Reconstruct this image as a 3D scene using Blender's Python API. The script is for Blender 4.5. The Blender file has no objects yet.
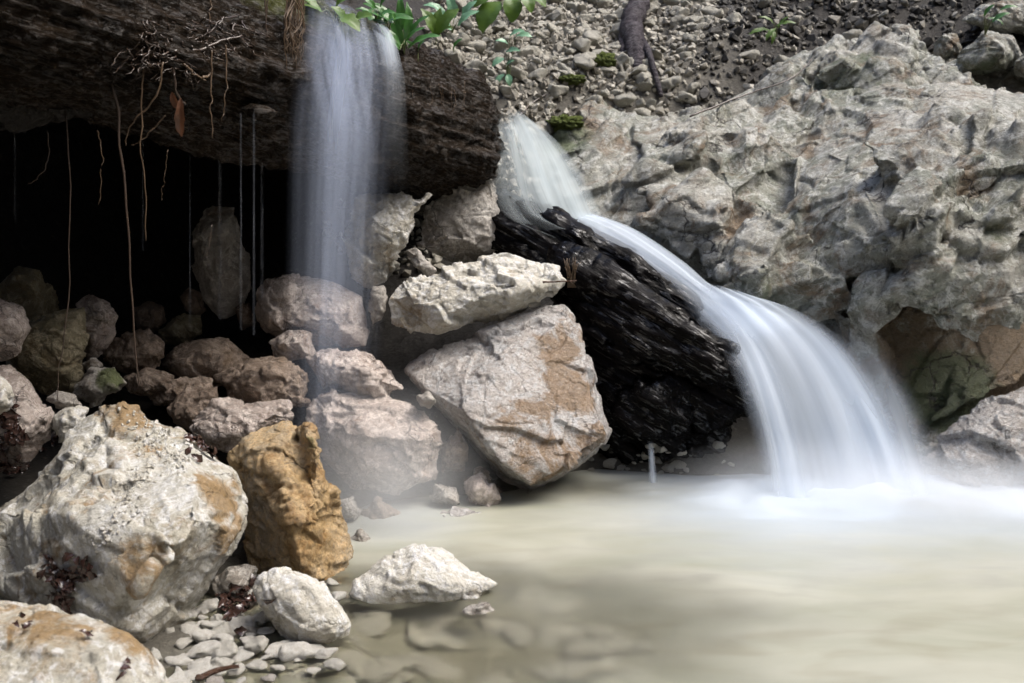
import bpy, bmesh, math, random
import numpy as np
from mathutils import Vector, Matrix, noise as mnoise

R = math.radians
random.seed(7)
rng = np.random.default_rng(7)
S = bpy.context.scene
COL = S.collection

# ------------------------------------------------------------------ camera
PITCH, CAMZ, FPX = 8.0, 0.8, 995.6
cam_d = bpy.data.cameras.new('camera')
cam = bpy.data.objects.new('camera', cam_d)
COL.objects.link(cam)
cam.location = (0, 0, CAMZ)
cam.rotation_euler = (R(90 - PITCH), 0, 0)
cam_d.sensor_width = 36
cam_d.lens = 35
cam_d.clip_start = 0.05
cam_d.clip_end = 500
cam_d.dof.use_dof = True
cam_d.dof.focus_distance = 2.5
cam_d.dof.aperture_fstop = 5.6
S.camera = cam

# ------------------------------------------------------------------ light
SUN_EL, SUN_AZ = 58, 100       # azimuth measured from +Y towards +X
w = bpy.data.worlds.new('World')
S.world = w
w.use_nodes = True
wt = w.node_tree
bg = wt.nodes['Background']
sky = wt.nodes.new('ShaderNodeTexSky')
sky.sky_type = 'NISHITA'
sky.sun_disc = False
sky.sun_elevation = R(SUN_EL)
sky.sun_rotation = R(SUN_AZ)
sky.air_density = 1.0
sky.dust_density = 4.0
sky.ozone_density = 1.0
wt.links.new(sky.outputs[0], bg.inputs[0])
bg.inputs[1].default_value = 0.10
sun_d = bpy.data.lights.new('sun', 'SUN')
sun_d.energy = 1.8
sun_d.angle = R(40)
sun_d.color = (1.0, 0.96, 0.9)
sun = bpy.data.objects.new('sun', sun_d)
COL.objects.link(sun)
sd = Vector((math.sin(R(SUN_AZ)) * math.cos(R(SUN_EL)), math.cos(R(SUN_AZ)) * math.cos(R(SUN_EL)), math.sin(R(SUN_EL))))
sun.rotation_euler = sd.to_track_quat('Z', 'Y').to_euler()
sun.location = sd * 20

S.view_settings.view_transform = 'Standard'
S.view_settings.look = 'None'
S.view_settings.exposure = 1.5
S.view_settings.gamma = 1
S.view_settings.use_curve_mapping = False
S.render.engine = 'CYCLES'
S.cycles.use_denoising = True
S.cycles.denoising_prefilter = 'ACCURATE'
S.cycles.use_adaptive_sampling = False
S.cycles.volume_bounces = 3
S.cycles.max_bounces = 8
S.cycles.diffuse_bounces = 4
S.cycles.transparent_max_bounces = 32
S.cycles.sample_clamp_indirect = 6

# ------------------------------------------------------------------ numpy noise
def _hash(ix, iy, iz, seed):
    h = (ix.astype(np.int64) * 374761393 + iy.astype(np.int64) * 668265263 + iz.astype(np.int64) * 2147483647 + seed * 974634977) & 0xFFFFFFFF
    h = ((h ^ (h >> 13)) * 1274126177) & 0xFFFFFFFF
    h = ((h ^ (h >> 16)) * 2246822519) & 0xFFFFFFFF
    return h ^ (h >> 15)

def _r(h, k):
    g = (h * (2654435761 + 2 * k * 40503) + k * 7919) & 0xFFFFFFFF
    g = ((g ^ (g >> 15)) * 2246822519) & 0xFFFFFFFF
    return ((g ^ (g >> 13)) & 0xFFFFFF) / float(0xFFFFFF)

def vnoise(p, seed=0):
    """gradient noise, about -1..1"""
    i = np.floor(p).astype(np.int64)
    f = p - i
    u = f * f * f * (f * (f * 6 - 15) + 10)
    out = np.zeros(len(p))
    for dx in (0, 1):
        for dy in (0, 1):
            for dz in (0, 1):
                h = _hash(i[:, 0] + dx, i[:, 1] + dy, i[:, 2] + dz, seed)
                g = ((_r(h, 1) * 2 - 1) * (f[:, 0] - dx) + (_r(h, 2) * 2 - 1) * (f[:, 1] - dy) + (_r(h, 3) * 2 - 1) * (f[:, 2] - dz))
                wx = u[:, 0] if dx else 1 - u[:, 0]
                wy = u[:, 1] if dy else 1 - u[:, 1]
                wz = u[:, 2] if dz else 1 - u[:, 2]
                out += g * wx * wy * wz
    return out * 1.5

def fbm(p, octv=4, seed=0, gain=0.5, ridged=False):
    a, s, out = 1.0, 1.0, np.zeros(len(p))
    for o in range(octv):
        n = vnoise(p * s + o * 17.3, seed + o)
        out += a * ((1 - 2 * np.abs(n)) if ridged else n)
        a *= gain
        s *= 2.03
    return out

def facet(p, seed=0, sharp=14.0, tilt=0.9):
    """piecewise planar relief with quick creases between the planes, about -1..1"""
    i = np.floor(p).astype(np.int64)
    W = np.zeros(len(p))
    H = np.zeros(len(p))
    for dx in (-1, 0, 1):
        for dy in (-1, 0, 1):
            for dz in (-1, 0, 1):
                cx, cy, cz = i[:, 0] + dx, i[:, 1] + dy, i[:, 2] + dz
                h = _hash(cx, cy, cz, seed)
                d = p - np.stack([cx + _r(h, 4), cy + _r(h, 5), cz + _r(h, 6)], 1)
                q = (d * d).sum(1)
                wgt = np.exp(-sharp * q)
                pl = (_r(h, 7) - 0.5) + tilt * ((_r(h, 8) * 2 - 1) * d[:, 0] + (_r(h, 9) * 2 - 1) * d[:, 1] + (_r(h, 10) * 2 - 1) * d[:, 2])
                W += wgt
                H += wgt * pl
    return H / (W + 1e-280)

def cracks(p, seed=0):
    """F2-F1 of a cell pattern: 0 on the cracks"""
    i = np.floor(p).astype(np.int64)
    f1 = np.full(len(p), 9.0)
    f2 = np.full(len(p), 9.0)
    for dx in (-1, 0, 1):
        for dy in (-1, 0, 1):
            for dz in (-1, 0, 1):
                cx, cy, cz = i[:, 0] + dx, i[:, 1] + dy, i[:, 2] + dz
                h = _hash(cx, cy, cz, seed)
                d = np.sqrt(((p - np.stack([cx + _r(h, 4), cy + _r(h, 5), cz + _r(h, 6)], 1)) ** 2).sum(1))
                f2 = np.minimum(f2, np.maximum(f1, d))
                f1 = np.minimum(f1, d)
    return f2 - f1

def smooth(a, b, x):
    t = np.clip((x - a) / (b - a), 0, 1)
    return t * t * (3 - 2 * t)

# ------------------------------------------------------------------ placing
def P(px, py, Y):
    """the point at depth Y seen in the photograph at (px, py)"""
    a = (px - 512) / FPX
    b = -(py - 341.5) / FPX
    c, s = math.cos(R(PITCH)), math.sin(R(PITCH))
    d = np.array([a, c + b * s, -s + b * c])
    return np.array([0, 0, CAMZ]) + d * (Y / d[1])

def proj(p):
    c, s = math.cos(R(PITCH)), math.sin(R(PITCH))
    d = np.asarray(p) - np.array([0, 0, CAMZ])
    f = d[1] * c - d[2] * s
    b = d[1] * s + d[2] * c
    return 512 + FPX * d[0] / f, 341.5 - FPX * b / f

# ------------------------------------------------------------------ mesh helpers
def get_v(me):
    v = np.empty(len(me.vertices) * 3)
    me.vertices.foreach_get('co', v)
    return v.reshape(-1, 3)

def set_v(me, v):
    me.vertices.foreach_set('co', np.ascontiguousarray(v).ravel())
    me.update()

def get_n(me):
    n = np.empty(len(me.vertices) * 3)
    me.vertex_normals.foreach_get('vector', n)
    return n.reshape(-1, 3)

def smooth_n(me, it):
    """vertex normals averaged with their neighbours, so relief pushed along them does not fold over"""
    n = get_n(me)
    e = np.empty(len(me.edges) * 2, dtype=np.int64)
    me.edges.foreach_get('vertices', e)
    e = e.reshape(-1, 2)
    m = len(n)
    for k in range(it):
        a = n.copy()
        for c in range(3):
            a[:, c] += np.bincount(e[:, 0], n[e[:, 1], c], m) + np.bincount(e[:, 1], n[e[:, 0], c], m)
        n = a / (np.linalg.norm(a, axis=1)[:, None] + 1e-12)
    return n

def shade(me, flag=True):
    me.polygons.foreach_set('use_smooth', np.full(len(me.polygons), flag))

def attr(me, name, vals):
    a = me.attributes.get(name) or me.attributes.new(name, 'FLOAT', 'POINT')
    a.data.foreach_set('value', np.ascontiguousarray(vals, dtype=np.float32))

def link(name, me, mat=None, parent=None, loc=None):
    o = bpy.data.objects.new(name, me)
    COL.objects.link(o)
    if mat is not None:
        me.materials.clear()
        me.materials.append(mat)
    if parent is not None:
        o.parent = parent
    if loc is not None:
        o.location = loc
    return o

def tag(o, label, cat, group=None, kind=None):
    if label: o['label'] = label
    if cat: o['category'] = cat
    if group: o['group'] = group
    if kind: o['kind'] = kind
    return o

def empty(name, loc):
    o = bpy.data.objects.new(name, None)
    COL.objects.link(o)
    o.location = loc
    o.empty_display_size = 0.05
    return o

def hull_bm(bm, pts):
    vs = [bm.verts.new(tuple(p)) for p in pts]
    r = bmesh.ops.convex_hull(bm, input=vs, use_existing_faces=False)
    junk = list({e for e in r['geom_interior'] + r['geom_unused'] if isinstance(e, bmesh.types.BMVert)})
    if junk:
        bmesh.ops.delete(bm, geom=junk, context='VERTS')

def remeshed(bm, voxel, smooth_it=3, factor=0.5):
    me = bpy.data.meshes.new('hull')
    bm.to_mesh(me)
    bm.free()
    o = bpy.data.objects.new('hull', me)
    COL.objects.link(o)
    m = o.modifiers.new('r', 'REMESH')
    m.mode = 'VOXEL'
    m.voxel_size = voxel
    if smooth_it:
        s = o.modifiers.new('s', 'SMOOTH')
        s.factor = factor
        s.iterations = smooth_it
    dg = bpy.context.evaluated_depsgraph_get()
    dg.update()
    me2 = bpy.data.meshes.new_from_object(o.evaluated_get(dg))
    bpy.data.objects.remove(o)
    bpy.data.meshes.remove(me)
    return me2

def tube_bm(bm, pts, radii, n=7, jitter=0.0, closed=True):
    pts = [Vector(p) for p in pts]
    rings = []
    up = Vector((0.3, 0.2, 0.93))
    for i, p in enumerate(pts):
        t = (pts[min(i + 1, len(pts) - 1)] - pts[max(i - 1, 0)]).normalized()
        a = t.cross(up)
        if a.length < 1e-3: a = t.cross(Vector((1, 0, 0)))
        a.normalize()
        b = t.cross(a)
        ring = []
        for k in range(n):
            th = 2 * math.pi * k / n
            r = radii[i] * (1 + random.uniform(-jitter, jitter))
            ring.append(bm.verts.new(p + a * (r * math.cos(th)) + b * (r * math.sin(th))))
        rings.append(ring)
    for i in range(len(rings) - 1):
        for k in range(n):
            bm.faces.new((rings[i][k], rings[i][(k + 1) % n], rings[i + 1][(k + 1) % n], rings[i + 1][k]))
    if closed:
        bm.faces.new(rings[0][::-1])
        bm.faces.new(rings[-1])

def bm_mesh(bm, name, smooth_=True):
    bmesh.ops.recalc_face_normals(bm, faces=bm.faces[:])
    me = bpy.data.meshes.new(name)
    bm.to_mesh(me)
    bm.free()
    shade(me, smooth_)
    return me

def spline(pts, n):
    """Catmull-Rom through the points"""
    pts = np.array(pts, float)
    m = len(pts)
    out = []
    for t in np.linspace(0, m - 1 - 1e-9, n):
        i = int(t)
        f = t - i
        p0, p1, p2, p3 = pts[max(i - 1, 0)], pts[i], pts[i + 1], pts[min(i + 2, m - 1)]
        out.append(0.5 * (2 * p1 + (p2 - p0) * f + (2 * p0 - 5 * p1 + 4 * p2 - p3) * f * f + (3 * p1 - p0 - 3 * p2 + p3) * f ** 3))
    return np.array(out)

# ------------------------------------------------------------------ materials
class NT:
    def __init__(s, name):
        s.m = bpy.data.materials.new(name)
        s.m.use_nodes = True
        s.t = s.m.node_tree
        s.t.nodes.clear()
        s.out = s.n('ShaderNodeOutputMaterial')
    def n(s, typ, **kw):
        x = s.t.nodes.new(typ)
        for k, v in kw.items(): setattr(x, k, v)
        return x
    def l(s, a, b): s.t.links.new(a, b)
    def val(s, sock, v):
        if hasattr(v, 'is_linked') or isinstance(v, bpy.types.NodeSocket): s.l(v, sock)
        else: sock.default_value = v
    def coord(s, off=True, scale=(1, 1, 1)):
        c = s.n('ShaderNodeTexCoord')
        mp = s.n('ShaderNodeMapping')
        s.l(c.outputs['Object'], mp.inputs[0])
        mp.inputs['Scale'].default_value = scale
        if off:
            oi = s.n('ShaderNodeObjectInfo')
            mu = s.n('ShaderNodeMath', operation='MULTIPLY')
            s.l(oi.outputs['Random'], mu.inputs[0])
            mu.inputs[1].default_value = 37.0
            s.l(mu.outputs[0], mp.inputs['Location'])
        return mp.outputs[0]
    def noise(s, vec, scale, det=6, rough=0.6, dist=0.0):
        x = s.n('ShaderNodeTexNoise')
        s.l(vec, x.inputs['Vector'])
        x.inputs['Scale'].default_value = scale
        x.inputs['Detail'].default_value = det
        x.inputs['Roughness'].default_value = rough
        x.inputs['Distortion'].default_value = dist
        return x.outputs['Fac']
    def ramp(s, fac, stops):
        x = s.n('ShaderNodeValToRGB')
        s.l(fac, x.inputs[0])
        e = x.color_ramp.elements
        while len(e) < len(stops): e.new(0.5)
        for i, (p, c) in enumerate(stops):
            e[i].position = p
            e[i].color = (c, c, c, 1) if isinstance(c, (int, float)) else (*c, 1)
        return x.outputs[0]
    def mix(s, f, a, b, mode='MIX'):
        x = s.n('ShaderNodeMix', data_type='RGBA', blend_type=mode)
        s.val(x.inputs[0], f)
        for sock, v in ((x.inputs[6], a), (x.inputs[7], b)):
            if isinstance(v, tuple): sock.default_value = (*v, 1) if len(v) == 3 else v
            else: s.l(v, sock)
        return x.outputs[2]
    def math(s, op, a, b=0.0, clamp=False):
        x = s.n('ShaderNodeMath', operation=op, use_clamp=clamp)
        s.val(x.inputs[0], a)
        s.val(x.inputs[1], b)
        return x.outputs[0]
    def attr(s, name):
        return s.n('ShaderNodeAttribute', attribute_name=name).outputs['Fac']
    def bump(s, h, strength, dist, normal=None):
        x = s.n('ShaderNodeBump')
        s.l(h, x.inputs['Height'])
        x.inputs['Strength'].default_value = strength
        x.inputs['Distance'].default_value = dist
        if normal is not None: s.l(normal, x.inputs['Normal'])
        return x.outputs[0]
    def bsdf(s, color, rough, normal=None, coat=0.0, spec=0.5):
        x = s.n('ShaderNodeBsdfPrincipled')
        s.val(x.inputs['Base Color'], (*color, 1) if isinstance(color, tuple) else color)
        s.val(x.inputs['Roughness'], rough)
        x.inputs['Coat Weight'].default_value = coat
        x.inputs['Coat Roughness'].default_value = 0.12
        x.inputs['Specular IOR Level'].default_value = spec
        if normal is not None:
            s.l(normal, x.inputs['Normal'])
            s.l(normal, x.inputs['Coat Normal'])
        return x.outputs[0]
    def done(s, sh):
        s.l(sh, s.out.inputs['Surface'])
        return s.m

def rock_mat(name, a, b, stain, stain_amt=0.15, moss=(0.06, 0.075, 0.02), moss_amt=0.0, speck=0.35, rough=0.75, coat=0.0, wet=0.0,
             crack=0.5, scale=1.0, bump=0.55, dark=(0.05, 0.04, 0.035), dirt_amt=.5):
    t = NT(name)
    v = t.coord()
    big = t.noise(v, 5 * scale, 5, 0.65, 0.6)
    col = t.mix(t.ramp(big, [(0.40, 0.0), (0.60, 1.0)]), a, b)
    dn = t.noise(v, 17 * scale, 9, 0.75, 0.5)
    dirt = tuple(x * .55 + y * .25 for x, y in zip(b, stain))
    col = t.mix(t.ramp(dn, [(0.50, 0.0), (0.60, dirt_amt)]), col, dirt)
    vn = t.noise(v, 5.5 * scale, 6, 0.6, 1.4)
    vein = t.ramp(t.math('ABSOLUTE', t.math('SUBTRACT', vn, 0.5)), [(0.0, 0.8), (0.018, 0.0)])
    # paler calcite flecks
    fl = t.noise(v, 38 * scale, 5, 0.7, 0.4)
    pale = tuple(min(0.72, c * 1.35 + 0.05) for c in a)
    col = t.mix(t.ramp(fl, [(0.52, 0.0), (0.60, 0.75)]), col, pale)
    col = t.mix(vein, col, pale)
    # stain: the mask on the mesh plus patches of its own
    sn = t.noise(v, 9 * scale, 7, 0.7, 0.8)
    sm = t.math('ADD', t.math('MULTIPLY', t.attr('stain'), 0.95), t.math('MULTIPLY', t.math('SUBTRACT', sn, 0.60 - stain_amt * .6), 2.2))
    sm = t.ramp(sm, [(0.05, 0.0), (0.32, 0.85)])
    sc = t.mix(t.noise(v, 26 * scale, 5, 0.7), stain, tuple(c * 0.45 for c in stain))
    col = t.mix(sm, col, sc)
    # moss, algae
    mn = t.noise(v, 14 * scale, 8, 0.75, 0.5)
    mm = t.ramp(t.math('ADD', t.attr('moss'), t.math('SUBTRACT', mn, 0.75 - moss_amt)), [(0.1, 0.0), (0.35, 0.9)])
    col = t.mix(mm, col, t.mix(t.noise(v, 60, 4, 0.7), moss, tuple(c * 2.0 for c in moss)))
    # dark specks and dirt patches with their own outline
    sp = t.noise(v, 70 * scale, 5, 0.75, 0.2)
    col = t.mix(t.math('MULTIPLY', t.ramp(sp, [(0.57, 0.0), (0.63, 1.0)]), speck), col, dark)
    gr = t.noise(v, 180, 3, 0.7)
    col = t.mix(0.5, col, t.mix(gr, (0.1, 0.1, 0.1), (0.9, 0.9, 0.9)), 'OVERLAY')
    # thin cracks
    vo = t.n('ShaderNodeTexVoronoi', feature='DISTANCE_TO_EDGE')
    wv = t.n('ShaderNodeVectorMath', operation='ADD')
    wn = t.n('ShaderNodeTexNoise')
    t.l(v, wn.inputs['Vector'])
    wn.inputs['Scale'].default_value = 7
    wn.inputs['Detail'].default_value = 5
    sv = t.n('ShaderNodeVectorMath', operation='SCALE')
    t.l(wn.outputs['Color'], sv.inputs[0])
    sv.inputs['Scale'].default_value = 0.22
    t.l(v, wv.inputs[0])
    t.l(sv.outputs[0], wv.inputs[1])
    t.l(wv.outputs[0], vo.inputs['Vector'])
    vo.inputs['Scale'].default_value = 6.5 * scale
    cm = t.ramp(vo.outputs['Distance'], [(0.0, 1.0), (0.02, 0.0)])
    cmask = t.math('MULTIPLY', cm, t.ramp(t.noise(v, 6, 2), [(0.5, 0.0), (0.62, 1.0)]))
    col = t.mix(t.math('MULTIPLY', cmask, crack), col, dark)
    # relief
    f1 = t.noise(v, 22 * scale, 12, 0.74, 0.3)
    f2 = t.noise(v, 90, 6, 0.7)
    nrm = t.bump(t.math('SUBTRACT', f1, t.math('MULTIPLY', cmask, 0.5)), min(1.0, bump * 1.2), 0.045)
    nrm = t.bump(f2, min(1.0, bump * 1.1), 0.012, nrm)
    if wet > 0:
        rr = t.ramp(t.noise(v, 11, 5, 0.6), [(0.35, max(0.16, rough - wet)), (0.65, rough)])
    else:
        rr = rough
    return t.done(t.bsdf(col, rr, nrm, coat))

MR = {}
MR['pale'] = rock_mat('pale_limestone', (0.56, 0.545, 0.49), (0.44, 0.415, 0.34), (0.38, 0.23, 0.08), 0.12, moss=(0.09, 0.10, 0.025), moss_amt=0.04, speck=0.4, rough=.5, wet=.2, dirt_amt=.55)
MR['white'] = rock_mat('white_limestone', (0.62, 0.60, 0.54), (0.52, 0.49, 0.42), (0.42, 0.31, 0.17), 0.05, speck=0.22, crack=0.3, dirt_amt=.35)
MR['ochre'] = rock_mat('ochre_limestone', (0.37, 0.25, 0.115), (0.42, 0.34, 0.235), (0.32, 0.165, 0.04), 0.16, speck=0.4, rough=0.5, wet=0.25, moss_amt=0.03, crack=0.6, dirt_amt=.4)
MR['wash'] = rock_mat('washed_limestone', (0.60, 0.565, 0.54), (0.54, 0.49, 0.45), (0.40, 0.245, 0.115), 0.05, speck=0.2, rough=0.30, wet=0.16, crack=0.5, bump=0.8, dirt_amt=.25, coat=.5)
MR['grey'] = rock_mat('grey_limestone', (0.40, 0.375, 0.34), (0.30, 0.27, 0.235), (0.24, 0.17, 0.1), 0.08, speck=0.35, rough=0.6, wet=0.2)
MR['pink'] = rock_mat('pinkish_wet_limestone', (0.50, 0.43, 0.385), (0.38, 0.31, 0.27), (0.26, 0.15, 0.09), 0.08, speck=0.25, rough=0.36, wet=0.2, dirt_amt=.35, coat=.45)
MR['brown'] = rock_mat('brown_wet_limestone', (0.28, 0.215, 0.165), (0.19, 0.14, 0.105), (0.16, 0.10, 0.05), 0.12, moss=(0.05, 0.055, 0.016), moss_amt=0.05, rough=0.48, wet=0.25)
MR['green'] = rock_mat('algae_covered_limestone', (0.27, 0.23, 0.15), (0.18, 0.155, 0.09), (0.22, 0.15, 0.06), 0.1, moss=(0.055, 0.065, 0.018), moss_amt=0.2, rough=0.55, wet=0.2)
MR['cliff'] = rock_mat('outcrop_limestone', (0.54, 0.52, 0.46), (0.28, 0.295, 0.24), (0.30, 0.2, 0.11), 0.17, moss=(0.075, 0.095, 0.045), moss_amt=0.25, speck=0.5, rough=0.6, wet=0.25, crack=0.9, scale=0.7, bump=0.85, dirt_amt=.65)
MR['scree'] = rock_mat('scree_limestone', (0.50, 0.48, 0.41), (0.38, 0.36, 0.30), (0.3, 0.2, 0.1), 0.04, moss_amt=0.02, speck=0.3, scale=2.0, crack=0.1)
MR['bed'] = rock_mat('pool_pebble_stone', (0.56, 0.54, 0.48), (0.46, 0.43, 0.36), (0.4, 0.28, 0.13), 0.06, speck=0.2, rough=0.5, wet=0.2, scale=1.6, crack=0.1)

def soil_mat():
    t = NT('wet_soil')
    v = t.coord(False)
    n1 = t.noise(v, 9, 8, 0.7)
    n2 = t.noise(v, 60, 5, 0.75)
    col = t.mix(n1, (0.009, 0.007, 0.005), (0.028, 0.021, 0.015))
    col = t.mix(t.ramp(n2, [(0.58, 0.0), (0.66, 0.8)]), col, (0.11, 0.10, 0.08))
    col = t.mix(t.ramp(t.attr('stony'), [(0.2, 0.0), (0.8, 1.0)]), col, t.mix(n2, (0.06, 0.053, 0.042), (0.20, 0.185, 0.15)))
    col = t.mix(t.ramp(t.math('SUBTRACT', t.attr('stony'), 1.0), [(.1, 0.0), (.9, 1.0)]), col, t.mix(n2, (.30, .285, .22), (.52, .50, .42)))
    nb = t.bump(t.noise(v, 28, 8, .75), 1.0, 0.05)
    nb = t.bump(n2, 0.7, 0.02, nb)
    return t.done(t.bsdf(col, 0.7, nb))
M_SOIL = soil_mat()

def wood_mat(name, a, b, rough, coat, ax=(2.6, 14, 14), moss=0.0, bump=0.9, fleck=.35, spec=.5, hi=1.8, rvar=.22, sp0=.49):
    t = NT(name)
    v = t.coord(False, ax)
    vo = t.coord(False)
    g1 = t.noise(v, 3.0, 8, 0.7, 1.2)
    g2 = t.noise(v, 11.0, 6, 0.7, 0.6)
    col = t.mix(t.ramp(g1, [(0.35, 0.0), (0.65, 1.0)]), a, b)
    col = t.mix(t.ramp(g2, [(0.5, 0.0), (0.72, 0.7)]), col, tuple(c * hi + 0.003 for c in b))
    sp = t.noise(vo, 55, 4, 0.75)
    col = t.mix(t.ramp(sp, [(0.62, 0.0), (0.7, fleck)]), col, (0.15, 0.135, 0.12))
    mm = t.ramp(t.math('ADD', t.attr('moss'), t.math('SUBTRACT', t.noise(vo, 9, 8, 0.7), 0.85 - moss)), [(0.1, 0.0), (0.4, 0.85)])
    col = t.mix(mm, col, t.mix(t.noise(vo, 50, 4), (0.03, 0.035, 0.01), (0.085, 0.09, 0.028)))
    nb = t.bump(g1, bump, 0.035)
    nb = t.bump(g2, bump * 0.7, 0.012, nb)
    nb = t.bump(sp, 0.35, 0.006, nb)
    rr = t.ramp(t.noise(vo, 14, 4), [(0.35, rough), (0.65, min(0.9, rough + rvar))])
    sh = t.bsdf(col, rr, nb, coat, spec)
    pb = sh.node
    t.l(t.ramp(t.math('ADD', t.math('MULTIPLY', g2, .75), t.math('MULTIPLY', t.noise(vo, 22, 3, .6), .25)), [(sp0, spec * .07), (sp0 + .08, spec)]), pb.inputs['Specular IOR Level'])
    return t.done(sh)
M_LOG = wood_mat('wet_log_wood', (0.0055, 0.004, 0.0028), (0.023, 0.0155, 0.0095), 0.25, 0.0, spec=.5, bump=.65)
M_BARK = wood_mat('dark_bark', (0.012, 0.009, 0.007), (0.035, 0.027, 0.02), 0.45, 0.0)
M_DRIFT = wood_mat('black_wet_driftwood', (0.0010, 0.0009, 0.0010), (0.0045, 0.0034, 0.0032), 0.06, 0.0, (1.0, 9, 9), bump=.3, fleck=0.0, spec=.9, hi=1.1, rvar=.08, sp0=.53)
M_SPLINT = wood_mat('brown_wet_wood', (0.05, 0.024, 0.014), (0.11, 0.055, 0.03), 0.25, 0.4)
M_STUMP = wood_mat('purplish_dead_wood', (0.035, 0.03, 0.034), (0.085, 0.075, 0.085), 0.6, 0.0)

def simple_mat(name, a, b, rough=0.6, scale=20, coat=0.0, bump=0.4, trans=0.0):
    t = NT(name)
    v = t.coord()
    n = t.noise(v, scale, 5, 0.65)
    col = t.mix(n, a, b)
    sh = t.bsdf(col, rough, t.bump(n, bump, 0.01), coat)
    if trans:
        tr = t.n('ShaderNodeBsdfTranslucent')
        t.l(col, tr.inputs[0])
        mx = t.n('ShaderNodeMixShader')
        mx.inputs[0].default_value = trans
        t.l(sh, mx.inputs[1]); t.l(tr.outputs[0], mx.inputs[2])
        sh = mx.outputs[0]
    return t.done(sh)
M_ROOT = simple_mat('root_fibre', (0.04, 0.024, 0.013), (0.12, 0.075, 0.04), 0.5)
M_ROOTD = simple_mat('dark_root_fibre', (0.02, 0.013, 0.01), (0.07, 0.045, 0.03), 0.4, coat=0.3)
M_DEAD = simple_mat('dead_leaf', (0.05, 0.02, 0.011), (0.14, 0.06, 0.03), 0.35, trans=0.2)
M_LITTER = simple_mat('wet_dark_leaf', (0.016, 0.008, 0.007), (0.06, 0.03, 0.022), 0.25, coat=0.3)
M_LEAF = simple_mat('bright_leaf', (0.05, 0.11, 0.015), (0.12, 0.20, 0.03), 0.4, trans=0.35)
M_LEAFD = simple_mat('dark_leaf', (0.03, 0.10, 0.02), (0.07, 0.19, 0.04), 0.32, trans=0.25)
M_LEAFB = simple_mat('bluish_leaf', (0.09, 0.22, 0.12), (0.2, 0.36, 0.22), 0.3, trans=0.2)
M_STEM = simple_mat('green_stem', (0.06, 0.09, 0.03), (0.12, 0.13, 0.05), 0.5)
M_MOSS = simple_mat('moss', (0.06, 0.09, 0.012), (0.17, 0.21, 0.04), 0.9, 60, bump=1.0)

# ------------------------------------------------------------------ ground
CTRL = [  # pool basin
    (-.3, 1.5, -.09), (0, 1.85, -.11), (-.25, 1.75, -.075), (0, 2.3, -.13), (.5, 1.5, -.15), (.5, 2.4, -.15), (1.2, 2.0, -.15), (1.25, 2.6, -.12), (.42, 2.75, -.10),
    (0, 1.0, -.12), (1, 1, -.15), (2, 1.5, -.10), (2.1, 2.3, -.05), (.1, 2.55, -.06), (0, .3, -.12), (1, .2, -.12),
    # left shore
    (-.54, 1.74, .0), (-.42, 1.62, -.012), (-.36, 1.75, -.015), (-.75, 1.9, .0), (-1.0, 1.6, .02), (-1.6, 1.6, .2), (-1.0, 1.1, .0), (-1.6, .6, .25), (-.5, 2.15, -.02),
    # cave floor
    (-1.3, 2.2, .15), (-.9, 2.35, .14), (-.9, 2.7, .22), (-.9, 3.0, .33), (-.35, 2.6, .0), (-.35, 2.95, .16), (-.05, 2.8, .05), (0, 3.1, .26), (.25, 2.95, .02),
    (-1.45, 2.5, .3), (-2.0, 1.8, 1.0), (-1.9, 2.3, 1.1), (-1.9, 2.8, 1.3), (-1.5, 3.0, .5),  # includes the left bank out of view, raised to close off side light
    # back wall of the hollow
    (-1.7, 3.5, 1.1), (-1.0, 3.55, .5), (-1.0, 3.85, 1.05), (-.3, 3.55, .5), (-.3, 3.8, .96), (.1, 3.5, .6), (.1, 3.7, .93), (-1.0, 4.1, 1.35), (-1.7, 4.0, 1.6),
    # stream bed behind the driftwood
    (.2, 3.4, .6), (.35, 3.15, .34), (.6, 2.95, .12), (.95, 2.8, -.03),
    # under the outcrop
    (1.2, 3.5, .3), (1.9, 3.3, .4), (1.1, 4.0, .85), (2.0, 4.1, 1.2), (2.6, 2.8, .5), (2.6, 3.5, 1.0), (2.6, 4.4, 1.9)]
for px, py, Y in [(545, 125, 3.9), (600, 110, 4.02), (650, 100, 4.1), (700, 95, 4.15), (600, 185, 3.85), (560, 170, 3.85), (650, 160, 4.0), (650, 60, 4.35), (560, 60, 4.3), (470, 60, 4.2), (420, 40, 4.0), (480, 10, 4.75), (560, 5, 4.9), (650, 0, 5.0), (330, 10, 3.95),
                  (740, 60, 4.3), (780, 25, 4.6), (850, 15, 4.6), (720, 0, 4.95), (940, 30, 4.5), (650, -40, 5.6), (850, -40, 5.3), (400, -40, 5.1), (1000, -30, 4.7)]:
    CTRL.append(tuple(P(px, py, Y)))
CTRL = np.array(CTRL)

def _tps_fit(c):
    n = len(c)
    d = np.sqrt(((c[:, None, :2] - c[None, :, :2]) ** 2).sum(2))
    K = np.where(d > 0, d * d * np.log(d + 1e-9), 0) + np.eye(n) * 0.004
    Q = np.c_[np.ones(n), c[:, :2]]
    A = np.zeros((n + 3, n + 3))
    A[:n, :n] = K; A[:n, n:] = Q; A[n:, :n] = Q.T
    return np.linalg.solve(A, np.r_[c[:, 2], 0, 0, 0])
TPS = _tps_fit(CTRL)

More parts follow.
